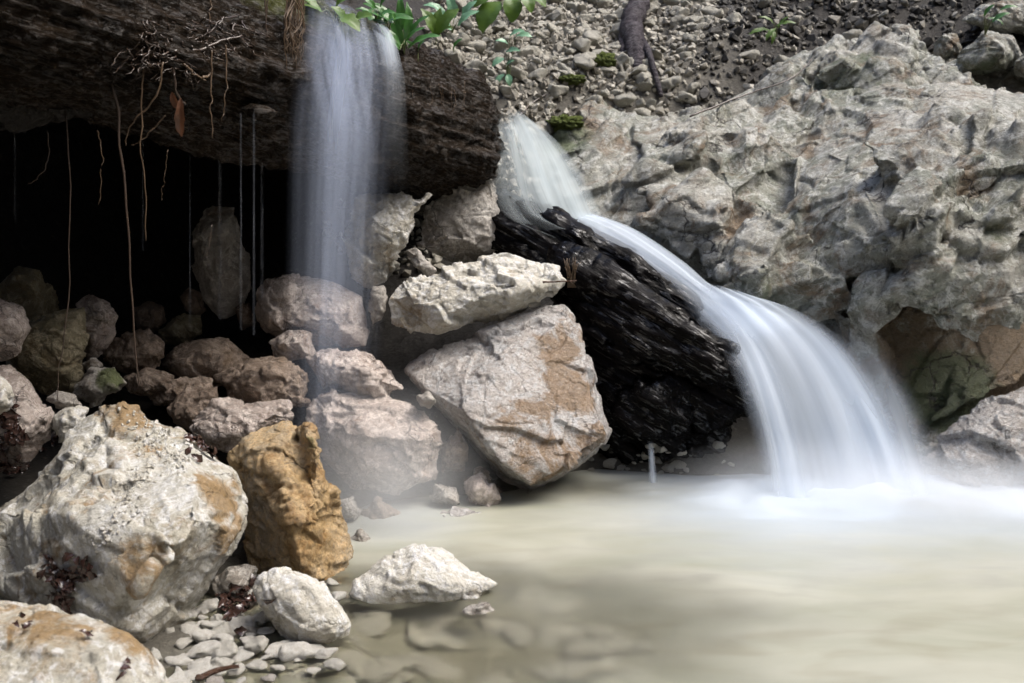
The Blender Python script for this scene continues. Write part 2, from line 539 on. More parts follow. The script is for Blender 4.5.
def ground_z(x, y):
    x = np.atleast_1d(np.asarray(x, float)); y = np.atleast_1d(np.asarray(y, float))
    cx = np.clip(x, -2.2, 2.9); cy = np.clip(y, 0.2, 5.6)
    d = np.sqrt((cx[:, None] - CTRL[None, :, 0]) ** 2 + (cy[:, None] - CTRL[None, :, 1]) ** 2)
    z = (np.where(d > 0, d * d * np.log(d + 1e-9), 0) @ TPS[:-3]) + TPS[-3] + TPS[-2] * cx + TPS[-1] * cy
    # unseen ravine sides, shaped to limit low sky light, levelling into wooded hills
    out = np.sqrt((x - cx) ** 2 + (y - cy) ** 2)
    rise = np.where(y > 5.6, 0.75, np.where(np.abs(x - 0.3) > 2.2, 1.15, 1.0))
    z = z + rise * np.minimum(out, 8) + 0.12 * np.clip(out - 8, 0, 60)
    return z

def ground_full(x, y):
    z = ground_z(x, y)
    p = np.stack([x, y, z], 1)
    near = 1 - smooth(6, 12, np.hypot(x, y - 2.5))
    lift = smooth(0.05, 0.3, z)
    return z + near * (0.03 * fbm(p * 3.1, 4, 3) * (0.25 + lift) + 0.012 * fbm(p * 16, 3, 5) * (0.4 + lift))

def axis_pts(lo, hi, a, b, step):
    core = np.arange(a, b + 1e-6, step)
    f = []
    d = step
    x = b
    while x < hi:
        d *= 1.25
        x += d
        f.append(min(x, hi))
    g = []
    d = step
    x = a
    while x > lo:
        d *= 1.25
        x -= d
        g.append(max(x, lo))
    return np.r_[g[::-1], core, f]

def build_ground():
    xs = axis_pts(-150, 150, -2.2, 2.9, 0.028)
    ys = axis_pts(-150, 150, 0.6, 5.8, 0.028)
    X, Yy = np.meshgrid(xs, ys)
    x, y = X.ravel(), Yy.ravel()
    z = np.concatenate([ground_full(a, b) for a, b in zip(np.array_split(x, 60), np.array_split(y, 60))])
    v = np.stack([x, y, z], 1)
    nx, ny = len(xs), len(ys)
    me = bpy.data.meshes.new('ground')
    idx = np.arange(nx * ny).reshape(ny, nx)
    f = np.stack([idx[:-1, :-1], idx[:-1, 1:], idx[1:, 1:], idx[1:, :-1]], 2).reshape(-1, 4)
    me.from_pydata(v.tolist(), [], f.tolist())
    shade(me)
    st = smooth(3.6, 3.8, y) * (1 - smooth(5.5, 7, y)) * smooth(-.3, .1, x) * (1 - smooth(.78, 1.05, x - 0.1 * (y - 4)))
    st = np.maximum(st, 1 - smooth(0.0, 0.12, z) * smooth(.0, .2, np.abs(x) * 0 + z))
    st = np.maximum(st, 2.0 * (1 - smooth(-.02, .03, z)) * (1 - smooth(2.75, 3.0, y)))
    attr(me, 'stony', st)
    return tag(link('ground', me, M_SOIL), 'dark soil and stones of the stream bank and slope', 'ground', kind='structure')
build_ground()

# ------------------------------------------------------------------ rocks
def blob_mask(p, blobs):
    m = np.zeros(len(p))
    for (px, py, Y, r, a) in blobs:
        c = P(px, py, Y)
        m = np.maximum(m, a * (1 - smooth(0.35 * r, r, np.sqrt(((p - c) ** 2).sum(1)))))
    return m

def slab(outline, Y, front, back, tx=0.0, ty=0.0, extra=(), n_in=2, seed=0):
    """points of a hull from the outline a stone shows, its distance, bulge to the front and depth behind.
    tx, ty: metres further away per 100 px to the right / upwards"""
    rr = random.Random(seed)
    o = np.array(outline, float)
    cx, cy = o.mean(0)
    YY = lambda px, py: Y + tx * (px - cx) / 100 + ty * (cy - py) / 100
    pts = [P(px, py, YY(px, py) + rr.uniform(-.15, .15) * front) for px, py in o]
    for px, py in o:
        for k in range(n_in):
            s = rr.uniform(.3, .72)
            qx, qy = cx + (px - cx) * s, cy + (py - cy) * s
            pts.append(P(qx, qy, YY(qx, qy) - front * rr.uniform(.55, 1.0) * (1 - s * s * .6)))
        s = rr.uniform(.6, .8)
        qx, qy = cx + (px - cx) * s, cy + (py - cy) * s
        pts.append(P(qx, qy, YY(qx, qy) + back * rr.uniform(.7, 1.0)))
    for px, py, y in extra:
        pts.append(P(px, py, y))
    return pts

def make_rock(name, hulls, mat, label, cat='rock', rough=1.0, detail=1.0, seed=0, stain=(), moss=(), group=None, voxel=None, fq=1.0, soft=1, bedding=None, stretch=1.6, chips=1.0, warp=.05, fine=.8, nsm=8):
    bm = bmesh.new()
    allp = np.concatenate([np.array(h) for h in hulls])
    lo, hi = allp.min(0), allp.max(0)
    size = float(np.cbrt(np.prod(np.maximum(hi - lo, 0.02))))
    for h in hulls: hull_bm(bm, h)
    me = remeshed(bm, voxel or max(0.0042, size / (68 * detail)), soft)
    v = get_v(me)
    n = get_n(me)
    rr = np.random.default_rng(seed + 1000)
    # chips: knock flat scars into corners and edges
    sc = size / fq
    for k in range(int(16 * chips)):
        i = rr.integers(len(v))
        pn = n[i] + rr.normal(size=3) * .3
        pn /= np.linalg.norm(pn)
        h = v[i] @ pn - sc * rr.uniform(.004, .03)
        t = v @ pn - h
        dm = sc * rr.uniform(.01, .03)
        v = v - np.outer(np.where(((v - v[i]) ** 2).sum(1) < (sc * .33) ** 2, np.clip(t, 0, dm), 0), pn)
    bd = np.array(bedding if bedding is not None else (.35, .2, .9), float)
    bd /= np.linalg.norm(bd)
    q = v / size * fq
    q = q + np.outer(q @ bd, bd) * (stretch - 1)
    wq = q + warp * np.stack([fbm(q * 2.6, 3, 41), fbm(q * 2.6, 3, 42), fbm(q * 2.6, 3, 43)], 1)
    amp = size * rough / fq
    set_v(me, v); n = smooth_n(me, nsm)
    v = v + n * (amp * (0.042 * facet(wq * 2.0 + seed, seed, 240, 1.7) + .022 * fbm(q * 1.6, 2, seed + 4)))[:, None]
    set_v(me, v)
    n = smooth_n(me, nsm)
    lm = smooth(-.2, .35, vnoise(q * 1.7, seed + 13))
    d = amp * ((.4 + .6 * lm) * 0.024 * facet(wq * 4.6 + 3, seed + 1, 240, 1.9) + fine * (.35 + .65 * lm) * 0.012 * facet(wq * 10.5, seed + 2, 200, 2.0)
               + fine * 0.0055 * facet(wq * 23, seed + 3, 150, 2.0) + (.3 + .7 * fine) * 0.006 * fbm(q * 9, 5, seed + 9, 0.62))
    ck = cracks(wq * 2.3 + .12 * np.stack([vnoise(q * 5, 1), vnoise(q * 5, 2), vnoise(q * 5, 3)], 1), seed + 5)
    d -= amp * 0.022 * (1 - smooth(0.0, 0.035, ck)) * smooth(0, .25, vnoise(q * 1.4, seed + 17))
    v = v + n * d[:, None]
    c = np.array([(lo[0] + hi[0]) / 2, (lo[1] + hi[1]) / 2, lo[2]])
    attr(me, 'stain', blob_mask(v, stain))
    attr(me, 'moss', blob_mask(v, moss))
    set_v(me, v - c)
    shade(me)
    o = link(name, me, mat, loc=c)
    tag(o, label, cat, group)
    return o

ROCKS_HERE = True
def rock(label, outline, Y, front, back, mat, tx=0., ty=0., extra=(), name='rock', cat='rock', more=(), flat=False, **kw):
    sd = kw.get('seed', 0) or (abs(hash(tuple(map(tuple, outline)))) % 97 + 1)
    kw['seed'] = sd
    hs = [slab(outline, Y, front, back, tx, ty, extra, n_in=0 if flat else 2, seed=sd)] + [slab(*m[:4], *(m[4:] if len(m) > 4 else ()), seed=sd + 1 + i) for i, m in enumerate(more)]
    return make_rock(name, hs, MR[mat], label, cat, **kw)

# ---- the big stones of the front row
rock('big pale boulder with ochre edges and crumbs of gravel on top, at the left shore',
     [(82, 424), (115, 388), (148, 388), (168, 412), (186, 430), (216, 448), (242, 466), (246, 487), (253, 520), (240, 546), (212, 582), (196, 612), (172, 642), (152, 656), (110, 668), (50, 665), (0, 640), (-30, 580), (-25, 500), (30, 462), (62, 436)],
     1.95, .22, .25, 'pale', ty=.10, name='boulder', cat='boulder', detail=1.5, rough=.5, fine=.6, chips=2.5,
     extra=[(150, 440, 1.90), (205, 475, 1.78), (120, 500, 1.72), (60, 520, 1.70), (190, 540, 1.64), (150, 600, 1.60)],
     stain=[(120, 400, 2.0, .12, .45), (232, 500, 1.85, .12, .5), (225, 545, 1.8, .10, .35), (150, 560, 1.65, .07, .35)],
     moss=[(178, 610, 1.66, .09, .6), (195, 575, 1.68, .05, .5), (215, 520, 1.72, .06, .3)], soft=1)
rock('whitish rock with ochre rim filling the bottom left corner', [(-40, 605), (0, 598), (42, 598), (84, 614), (124, 635), (142, 650), (160, 683), (165, 730), (60, 800), (-60, 800), (-80, 680)],
     1.42, .12, .22, 'pale', ty=.12, name='boulder', cat='boulder', detail=1.3, rough=.7, stain=[(60, 600, 1.45, .12, .35), (135, 645, 1.45, .08, .4)], extra=[(40, 640, 1.36), (110, 690, 1.3)])
rock('small tan knob of rock beside the corner boulder', [(140, 655), (150, 650), (165, 668), (172, 690), (168, 715), (140, 710)], 1.45, .04, .06, 'white', seed=5, rough=.8)
rock('ochre standing rock with a split twin peak', [(228, 456), (249, 424), (268, 419), (288, 419), (293, 440), (300, 470), (342, 492), (345, 528), (354, 566), (349, 592), (335, 600), (298, 590), (256, 580), (244, 540), (238, 500)],
     2.12, .13, .16, 'ochre', ty=.05, name='boulder', cat='boulder', detail=1.4, rough=.6, fine=.9, chips=2.5, seed=12,
     more=[([(288, 480), (296, 440), (302, 423), (309, 416), (320, 427), (330, 455), (341, 495), (345, 545), (315, 560), (290, 540)], 2.10, .09, .12)],
     extra=[(290, 505, 1.95), (300, 565, 1.94), (258, 460, 2.04)], moss=[(308, 440, 2.05, .04, .4)], soft=1)
rock('oval white stone with a groove, at the water edge', [(250, 592), (256, 578), (270, 570), (290, 566), (319, 578), (338, 602), (353, 626), (350, 644), (328, 652), (290, 646), (265, 622)],
     1.78, .08, .10, 'white', ty=.06, name='stone', cat='stone', detail=1.2, rough=.75, seed=3, soft=1)
rock('low pale wedge of rock rising from the pool', [(340, 606), (356, 580), (378, 561), (413, 547), (437, 544), (464, 562), (499, 584), (478, 598), (437, 606), (380, 622)],
     1.95, .05, .12, 'white', ty=.10, name='rock', detail=1.2, rough=.6, seed=8, stain=[(440, 590, 1.98, .15, .12)], soft=1)
rock('tip of a stone just breaking the water surface', [(456, 616), (470, 604), (484, 601), (499, 613), (490, 625), (465, 625)], 1.87, .02, .05, 'grey', seed=14)
# ---- the big washed rock and what lies on it
rock('big rust and white washed boulder leaning over the pool',
     [(400, 366), (425, 346), (486, 327), (548, 303), (567, 300), (578, 320), (578, 350), (573, 379), (591, 405), (611, 432), (601, 455), (566, 477), (531, 495), (500, 480), (462, 436), (442, 402), (408, 379)],
     2.80, .02, .22, 'wash', ty=.05, name='boulder', cat='boulder', detail=1.7, rough=.42, seed=21, soft=1, flat=True,
     extra=[(412, 380, 2.70), (450, 394, 2.60), (474, 424, 2.55), (502, 462, 2.53), (532, 484, 2.55), (556, 318, 2.80), (505, 358, 2.66), (575, 405, 2.66), (602, 436, 2.64), (575, 462, 2.58)],
     stain=[(558, 345, 2.74, .10, .5), (570, 390, 2.68, .13, .5), (545, 465, 2.56, .15, .5), (525, 425, 2.58, .13, .36), (592, 440, 2.62, .09, .45), (575, 325, 2.8, .09, .4), (490, 440, 2.55, .08, .25)],
     bedding=(.5, -.6, .6))
rock('flat grey slab resting on the big washed boulder', [(387, 298), (400, 284), (420, 276), (442, 270), (486, 257), (508, 255), (536, 259), (560, 266), (564, 284), (548, 296), (521, 304), (475, 316), (455, 326), (438, 334), (410, 330), (391, 325)],
     2.86, .12, .16, 'white', ty=.16, name='slab', cat='rock slab', detail=1.3, rough=.75, seed=31, stain=[(400, 320, 2.8, .1, .15)], moss=[(530, 275, 2.85, .06, .25)])
rock('tall grey rock under the log behind the veil of water', [(350, 276), (345, 230), (356, 196), (400, 190), (430, 196), (408, 245), (388, 284), (364, 291)], 2.90, .07, .2, 'white', name='rock', seed=41)
rock('tall flat faced rock below the log end', [(424, 206), (455, 186), (490, 175), (503, 225), (505, 258), (470, 268), (448, 264), (418, 246)], 3.12, .06, .2, 'grey', name='rock', seed=42, rough=.7)
rock('thin slanted stone wedged beside the flat slab', [(406, 250), (416, 248), (438, 270), (430, 279), (415, 268)], 2.92, .03, .05, 'grey', seed=43)
rock('upright narrow stone left of the flat slab', [(373, 286), (385, 284), (388, 300), (384, 316), (372, 325), (367, 305)], 2.85, .04, .06, 'grey', seed=44)
rock('rounded grey boulder behind the veil of falling water', [(253, 293), (265, 278), (282, 272), (308, 274), (341, 283), (363, 296), (367, 326), (364, 345), (340, 350), (306, 342), (268, 336), (254, 322)],
     2.88, .13, .2, 'pink', ty=.06, name='boulder', cat='boulder', seed=45, rough=.7)
rock('brown stone under the rounded grey boulder', [(270, 342), (288, 330), (312, 332), (316, 358), (290, 364), (272, 358)], 2.76, .06, .1, 'pink', seed=46)
rock('flat topped brown rock in the spray below the log', [(214, 376), (240, 361), (282, 358), (306, 368), (310, 405), (265, 412), (224, 398)], 2.66, .10, .2, 'brown', ty=.08, seed=47)
rock('pale tilted rock below the rounded boulder', [(306, 358), (337, 350), (367, 351), (389, 370), (404, 389), (375, 396), (320, 390)], 2.70, .09, .2, 'pink', ty=.10, seed=48)
rock('broad pinkish boulder washed by the falling veil', [(303, 408), (318, 391), (350, 388), (376, 390), (424, 405), (441, 420), (440, 450), (434, 478), (400, 492), (350, 490), (322, 462)],
     2.62, .12, .22, 'pink', ty=.10, name='boulder', cat='boulder', detail=1.3, seed=49, rough=.7, extra=[(370, 430, 2.5), (420, 440, 2.5), (400, 475, 2.48)], stain=[(420, 450, 2.55, .1, .15)])
rock('reddish slab behind the ochre standing rock', [(188, 428), (213, 400), (256, 404), (288, 402), (298, 416), (276, 424), (243, 434), (224, 452), (202, 446)], 2.46, .07, .15, 'pink', ty=.12, name='slab', cat='rock slab', seed=50)
rock('brown rock behind the reddish slab', [(166, 408), (186, 388), (219, 390), (218, 408), (192, 430), (172, 424)], 2.52, .06, .14, 'brown', ty=.08, seed=51)
rock('dark sloping rock between brown stones', [(150, 394), (180, 377), (212, 379), (210, 394), (172, 410), (154, 406)], 2.60, .05, .14, 'brown', ty=.1, seed=52)
rock('low brown stone in front of the dome shaped rock', [(124, 378), (146, 367), (176, 374), (170, 390), (146, 396), (128, 392)], 2.58, .05, .12, 'brown', ty=.08, seed=53)
rock('dome shaped dark rock on the hollow floor', [(160, 366), (172, 346), (200, 336), (229, 337), (250, 356), (240, 380), (212, 388), (176, 384)], 2.78, .1, .16, 'brown', ty=.06, seed=54, rough=.6)
rock('tall smooth rock standing at the back of the hollow', [(190, 228), (205, 205), (235, 205), (248, 240), (250, 290), (240, 312), (220, 320), (203, 302), (192, 265)], 2.98, .08, .15, 'grey', seed=55, rough=.6)
rock('small stone beside the tall smooth rock', [(233, 306), (250, 301), (256, 324), (242, 332)], 2.95, .04, .06, 'brown', seed=56)
rock('egg shaped stone leaning on the tall smooth rock', [(180, 296), (188, 287), (201, 293), (207, 310), (196, 319), (184, 310)], 3.0, .04, .07, 'brown', seed=57, rough=.5)
rock('green tinged oval stone in the hollow', [(157, 330), (180, 313), (202, 314), (202, 334), (182, 346), (164, 344)], 2.95, .06, .1, 'green', seed=58, rough=.6)
rock('brown stone at the dark back of the hollow', [(130, 309), (150, 301), (164, 306), (166, 322), (154, 334), (136, 330)], 2.98, .06, .1, 'brown', seed=59, rough=.6)
rock('broad reddish brown rock on the hollow floor', [(103, 360), (110, 336), (143, 328), (166, 342), (168, 358), (148, 370), (122, 374)], 2.70, .08, .14, 'brown', ty=.05, seed=60, stain=[(140, 350, 2.65, .1, .2)], moss=[(115, 365, 2.62, .05, .4)])
rock('upright pinkish rock beside the green block', [(76, 304), (90, 292), (110, 301), (119, 315), (115, 336), (102, 356), (88, 360), (81, 332)], 2.62, .07, .12, 'pink', seed=61, rough=.7)
rock('large green and brown block of rock at the left', [(4, 334), (48, 312), (84, 309), (90, 344), (76, 394), (38, 396), (4, 372)], 2.46, .1, .2, 'green', name='boulder', cat='boulder', seed=62, rough=.7)
rock('mossy peaked rock behind the green block', [(-8, 306), (2, 282), (16, 267), (40, 267), (58, 300), (56, 330), (20, 335)], 2.62, .08, .16, 'green', seed=63)
rock('smooth pinkish boulder cut by the left picture edge', [(-30, 300), (0, 296), (20, 306), (33, 330), (22, 354), (0, 362), (-30, 362)], 2.28, .08, .14, 'pink', seed=64, rough=.5)
rock('grey green stone with a mossy end in front of the upright pinkish rock', [(70, 392), (90, 368), (114, 370), (128, 384), (110, 396), (92, 408)], 2.42, .05, .12, 'grey', ty=.05, seed=65, moss=[(110, 378, 2.4, .06, .7)])
rock('small light stone under the upright pinkish rock', [(82, 364), (94, 356), (104, 366), (92, 376)], 2.50, .03, .05, 'grey', seed=66)
rock('long pale slab leaning at the left shore', [(-20, 366), (4, 362), (28, 379), (52, 414), (52, 440), (24, 466), (-10, 466), (-30, 420)], 2.16, .08, .14, 'pink', ty=.06, name='slab', cat='rock slab', seed=67, rough=.6)
rock('light grey stone on top of the pale slab foot', [(52, 418), (66, 404), (89, 408), (84, 434), (58, 444)], 2.14, .05, .08, 'white', ty=.06, seed=68)
rock('small pale flat stone beside the light grey stone', [(44, 400), (56, 391), (78, 396), (82, 406), (60, 410)], 2.24, .03, .06, 'grey', ty=.05, seed=69)
rock('white lump at the left picture edge above dark leaves', [(-20, 368), (2, 374), (13, 384), (11, 408), (-4, 416), (-25, 414)], 1.98, .04, .08, 'white', seed=70)
# ---- small stones in the gap under the washed boulder
for i, (lab, ol, Y, m) in enumerate([
    ('small round stone wedged beside the washed boulder', [(416, 396), (428, 391), (437, 399), (430, 408), (419, 406)], 2.6, 'grey'),
    ('dark stone under the left flank of the washed boulder', [(438, 448), (458, 430), (470, 448), (464, 474), (442, 472)], 2.64, 'brown'),
    ('brown stone deeper under the washed boulder', [(462, 480), (480, 466), (502, 488), (500, 515), (478, 514)], 2.68, 'brown'),
    ('angular brown stone at the pool edge under the overhang', [(464, 481), (482, 471), (503, 500), (488, 515), (466, 507)], 2.58, 'pink'),
    ('grey stone at the foot of the pinkish boulder', [(434, 482), (456, 488), (462, 506), (432, 500)], 2.56, 'grey'),
    ('pale pink stone half sunk at the pool edge', [(438, 514), (456, 507), (484, 513), (492, 530), (460, 540), (436, 532)], 2.5, 'wash'),
    ('small grey stone beside the ochre rock foot', [(338, 502), (352, 496), (361, 508), (356, 524), (340, 522)], 2.45, 'grey'),
    ('brown stone in the spray between ochre rock and pinkish boulder', [(358, 516), (378, 495), (402, 514), (392, 530), (366, 532)], 2.5, 'brown'),
    ('flat stone under the tip of the washed boulder', [(510, 496), (530, 488), (545, 503), (530, 512), (512, 510)], 2.7, 'grey'),
    ('grey slanting stone at the water edge behind the white stone', [(348, 540), (360, 528), (384, 550), (378, 575), (352, 578)], 2.3, 'grey'),
    ('blue grey stone in the shade under the big pale boulder', [(205, 590), (228, 566), (258, 566), (254, 592), (238, 606), (212, 606)], 1.98, 'grey')]):
    rock(lab, ol, Y, .05, .09, m, name='stone', cat='stone', seed=80 + i)

# ---- stones at the shore, bottom left
def pebble_mesh(seed, flat=(1, .8, .6), sub=4):
    bm = bmesh.new()
    rr = random.Random(seed)
    for k in range(22):
        d = Vector((rr.gauss(0, 1), rr.gauss(0, 1), rr.gauss(0, 1))).normalized()
        bm.verts.new((d.x * flat[0], d.y * flat[1], d.z * flat[2]))
    bmesh.ops.convex_hull(bm, input=bm.verts[:])
    junk = [x for x in bm.verts if not x.link_faces]
    bmesh.ops.delete(bm, geom=junk, context='VERTS')
    me = remeshed(bm, 0.16 if sub < 4 else 0.085, 2, .5)
    v = get_v(me); n = get_n(me)
    v = v + n * (0.10 * facet(v * 1.3 + seed, seed) + 0.05 * fbm(v * 2.5, 3, seed + 3))[:, None]
    if sub >= 4:
        v = v + n * (0.02 * fbm(v * 8, 3, seed + 5))[:, None]
    set_v(me, v)
    shade(me)
    return me
def put(name, me, mat, loc, scale, rot=None):
    o = bpy.data.objects.new(name, me)
    COL.objects.link(o)
    if not me.materials: me.materials.append(mat)
    o.location = loc
    o.scale = scale
    o.rotation_euler = rot or (random.uniform(-.35, .35), random.uniform(-.35, .35), random.uniform(0, 6.28))
    return o
def on_ground(px, py):
    """walk the ray through a pixel until it meets the ground"""
    Ys = np.arange(1.2, 6.5, 0.01)
    pts = np.array([P(px, py, y) for y in Ys])
    g = ground_z(pts[:, 0], pts[:, 1])
    k = np.argmax(pts[:, 2] <= g)
    return pts[k] if pts[k, 2] <= g[k] else None

PEB_A = []
for s in range(6):
    me = pebble_mesh(200 + s, (1, .75, .5)); me.materials.append(MR['bed' if s % 3 else 'white']); PEB_A.append(me)
SH = [  # px, py, half width px, label
    (205, 640, 16, 'lilac grey pebble beside the boulder foot'), (224, 656, 20, 'pale pointed stone in front of the lilac pebble'), (222, 668, 16, 'whitish stone at the lower picture edge'),
    (208, 612, 16, 'light flat stone in the gap under the big boulder'), (227, 622, 9, 'small pinkish white pebble by the dark leaves'), (239, 627, 13, 'small white stone in front of the dark leaves'),
    (220, 646, 16, 'square pale stone left of the oval stone'), (256, 650, 20, 'flat submerged stone below the oval stone'), (190, 628, 9, 'tiny grey stone beside the mossy boulder foot'),
    (300, 662, 30, 'broad pale flat stone in the shallow water'), (258, 670, 14, 'rounded pale pebble at the bottom of the picture'), (195, 655, 10, 'tiny white pebble at the boulder foot')]
for i, (px, py, hw, lab) in enumerate(SH):
    p = on_ground(px, py)
    k = hw / FPX * p[1]
    o = put('pebble', PEB_A[i % 6], None, p + np.array([0, 0, k * .3]), (k, k, k * .95))
    tag(o, lab, 'pebble')
PEB_D = []
for m_ in PEB_A:
    m2 = m_.copy(); m2.materials.clear(); m2.materials.append(MR['white']); PEB_D.append(m2)
for i in range(170):
    px, py = random.uniform(175, 640), random.uniform(592, 720)
    if px > 430 and random.random() < .35: continue
    p = on_ground(px, py)
    if p is None or p[2] > 0.05: continue
    k = random.choice((.018, .026, .036, .046, .06)) * random.uniform(.8, 1.2) * (1.35 if px > 330 else .8)
    o = put('bed_stone', PEB_D[i % 6], None, p + np.array([0, 0, k * .1]), (k, k, k * .62))
    tag(o, 'pale rounded stone lying on the bed of the shallow pool', 'pebble', 'pale stones on the pool bed')

# ------------------------------------------------------------------ outcrop
def pj(*pts):
    return [P(*p) for p in pts]
def block(front, back=0.5, shrink=.8):
    """a block from the points its face shows; the back is the same outline, smaller and deeper"""
    f = np.array(front, float)
    c = f[:, :2].mean(0)
    pts = [P(*p) for p in front]
    ym = f[:, 2].max()
    for p in f:
        q = c + (p[:2] - c) * shrink
        pts.append(P(q[0], q[1], max(p[2], ym - .15) + back))
    return pts
CL = [
    block([(515, 150, 3.85), (545, 112, 3.95), (600, 108, 3.95), (640, 122, 3.9), (690, 115, 3.95), (700, 200, 3.5), (690, 250, 3.32), (640, 240, 3.42), (600, 245, 3.45), (565, 200, 3.6)], .7),
    block([(640, 120, 3.85), (690, 108, 3.95), (760, 95, 3.95), (800, 120, 3.8), (800, 200, 3.45), (770, 240, 3.3), (690, 225, 3.3), (650, 200, 3.4)], .7),
    block([(560, 225, 3.5), (620, 230, 3.38), (690, 250, 3.24), (740, 280, 3.14), (790, 320, 3.08), (700, 330, 3.2), (600, 270, 3.4)], .5),
    block([(640, 190, 3.36), (700, 200, 3.25), (765, 205, 3.22), (780, 235, 3.2), (740, 252, 3.15), (700, 252, 3.13), (660, 232, 3.2)], .4),
    block([(690, 245, 3.16), (722, 228, 3.12), (735, 262, 3.02), (722, 285, 3.05), (700, 282, 3.1)], .3),
    block([(722, 240, 3.1), (745, 214, 3.1), (784, 206, 3.1), (792, 255, 3.0), (778, 306, 2.98), (738, 308, 2.99), (722, 275, 3.02), (755, 265, 2.95)], .4),
    block([(760, 285, 2.98), (790, 255, 2.98), (835, 280, 2.92), (850, 320, 2.92), (800, 335, 2.95), (765, 318, 3.0)], .4),
    # the central bulge
    block([(782, 215, 3.25), (792, 160, 3.5), (830, 105, 3.75), (900, 82, 3.75), (960, 80, 3.7), (1010, 100, 3.6), (1100, 120, 3.5), (1100, 262, 3.1), (1000, 270, 2.92), (930, 262, 2.86), (880, 285, 2.9), (830, 282, 2.96), (798, 272, 3.05), (850, 200, 3.0), (900, 170, 3.05), (960, 175, 2.98), (960, 230, 2.82), (870, 240, 2.88)], .7),
    block([(888, 172, 3.02), (900, 152, 3.1), (930, 143, 3.12), (985, 140, 3.1), (1006, 168, 2.98), (1000, 192, 2.88), (950, 188, 2.86), (905, 176, 2.9)], .4),
    block([(888, 188, 2.94), (905, 178, 2.88), (955, 192, 2.80), (1010, 200, 2.84), (1014, 250, 2.8), (985, 262, 2.78), (930, 248, 2.79), (900, 228, 2.84), (888, 215, 2.9)], .4),
    block([(896, 285, 2.82), (906, 264, 2.82), (956, 248, 2.8), (1010, 264, 2.8), (1014, 280, 2.76), (972, 296, 2.70), (918, 304, 2.72)], .4),
    block([(998, 150, 3.0), (1024, 143, 3.0), (1090, 150, 3.0), (1090, 235, 2.8), (1030, 228, 2.72), (1004, 215, 2.78), (1000, 185, 2.88)], .4),
    block([(835, 310, 2.9), (858, 280, 2.86), (895, 276, 2.82), (902, 300, 2.8), (885, 330, 2.82), (858, 348, 2.84)], .4),
    block([(826, 330, 2.92), (852, 330, 2.88), (880, 360, 2.9), (870, 400, 2.92), (840, 390, 2.96)], .4),
    block([(700, 110, 4.1), (800, 90, 4.1), (900, 80, 4.0), (1000, 100, 3.9), (1000, 250, 3.4), (880, 300, 3.3), (760, 290, 3.4), (700, 220, 3.6)], .5),
    block([(740, 140, 3.75), (770, 90, 3.95), (850, 90, 3.8), (870, 150, 3.5), (840, 190, 3.4), (770, 190, 3.5)], .5),
    # recess below
    block([(830, 295, 3.12), (900, 275, 3.14), (1100, 255, 3.12), (1100, 430, 2.98), (970, 440, 2.92), (920, 470, 2.90), (870, 420, 3.02), (840, 370, 3.08)], .6, .95),
    block([(900, 330, 3.06), (940, 315, 3.06), (960, 350, 3.02), (935, 400, 2.97), (905, 390, 3.0)], .3),
    block([(960, 345, 3.03), (1024, 325, 3.0), (1080, 350, 2.98), (1010, 400, 2.90), (960, 410, 2.90), (930, 430, 2.90)], .3),
    # crest
    block([(690, 112, 3.95), (740, 85, 4.1), (800, 52, 4.3), (860, 38, 4.35), (920, 28, 4.4), (925, 70, 4.0), (870, 110, 3.75), (800, 120, 3.8), (740, 120, 3.85)], .7),
    block([(835, 70, 4.0), (860, 50, 4.05), (910, 60, 4.0), (905, 88, 3.75), (850, 92, 3.8)], .4),
    block([(900, 82, 3.8), (940, 60, 4.1), (1100, 70, 4.1), (1100, 140, 3.6), (960, 110, 3.65)], .6),
]
def fractured(blocks, n, seed):
    """angular pieces the bedrock has broken into, set into its face and stretched along the bedding"""
    rr = np.random.default_rng(seed)
    e1 = np.array([.66, .35, .66]); e1 /= np.linalg.norm(e1)
    res = []
    cam_ = np.array([0, 0, CAMZ])
    for k in range(n):
        b = np.array(blocks[rr.integers(len(blocks))])
        f = b[:len(b) // 2]
        w_ = rr.dirichlet(np.ones(len(f)) * .45)
        c = w_ @ f
        qx, qy = proj(c)
        if 560 < qx < 960 and qy > np.interp(qx, (560, 600, 690, 740, 830, 880, 925, 960), (190, 215, 245, 270, 300, 350, 440, 480)) - 22: continue
        if qx > 835 and qy > 284: continue
        t = cam_ - c; t /= np.linalg.norm(t)
        e3 = t + np.array([0, 0, .55]) + rr.normal(size=3) * .22
        a1 = e1 + rr.normal(size=3) * .22
        e3 -= a1 * (e3 @ a1) / (a1 @ a1); e3 /= np.linalg.norm(e3); a1 = a1 / np.linalg.norm(a1)
        a2 = np.cross(e3, a1)
        L1, L2 = rr.uniform(.08, .32), rr.uniform(.06, .19)
        D = rr.uniform(.02, .085)
        pts = []
        for sx in (-1, 1):
            for sy in (-1, 1):
                j = rr.uniform(.6, 1.1, 2)
                top = D * rr.uniform(.3, 1.2)
                pts.append(c + a1 * sx * L1 * j[0] * .5 + a2 * sy * L2 * j[1] * .5 + e3 * top)
                pts.append(c + a1 * sx * L1 * .62 * rr.uniform(.8, 1.2) + a2 * sy * L2 * .62 * rr.uniform(.8, 1.2) - e3 * .06)
        for q in range(3):
            th = rr.uniform(0, 6.28)
            pts.append(c + a1 * math.cos(th) * L1 * .62 + a2 * math.sin(th) * L2 * .62 + e3 * D * rr.uniform(-.5, .6))
        res.append(pts)
    return res
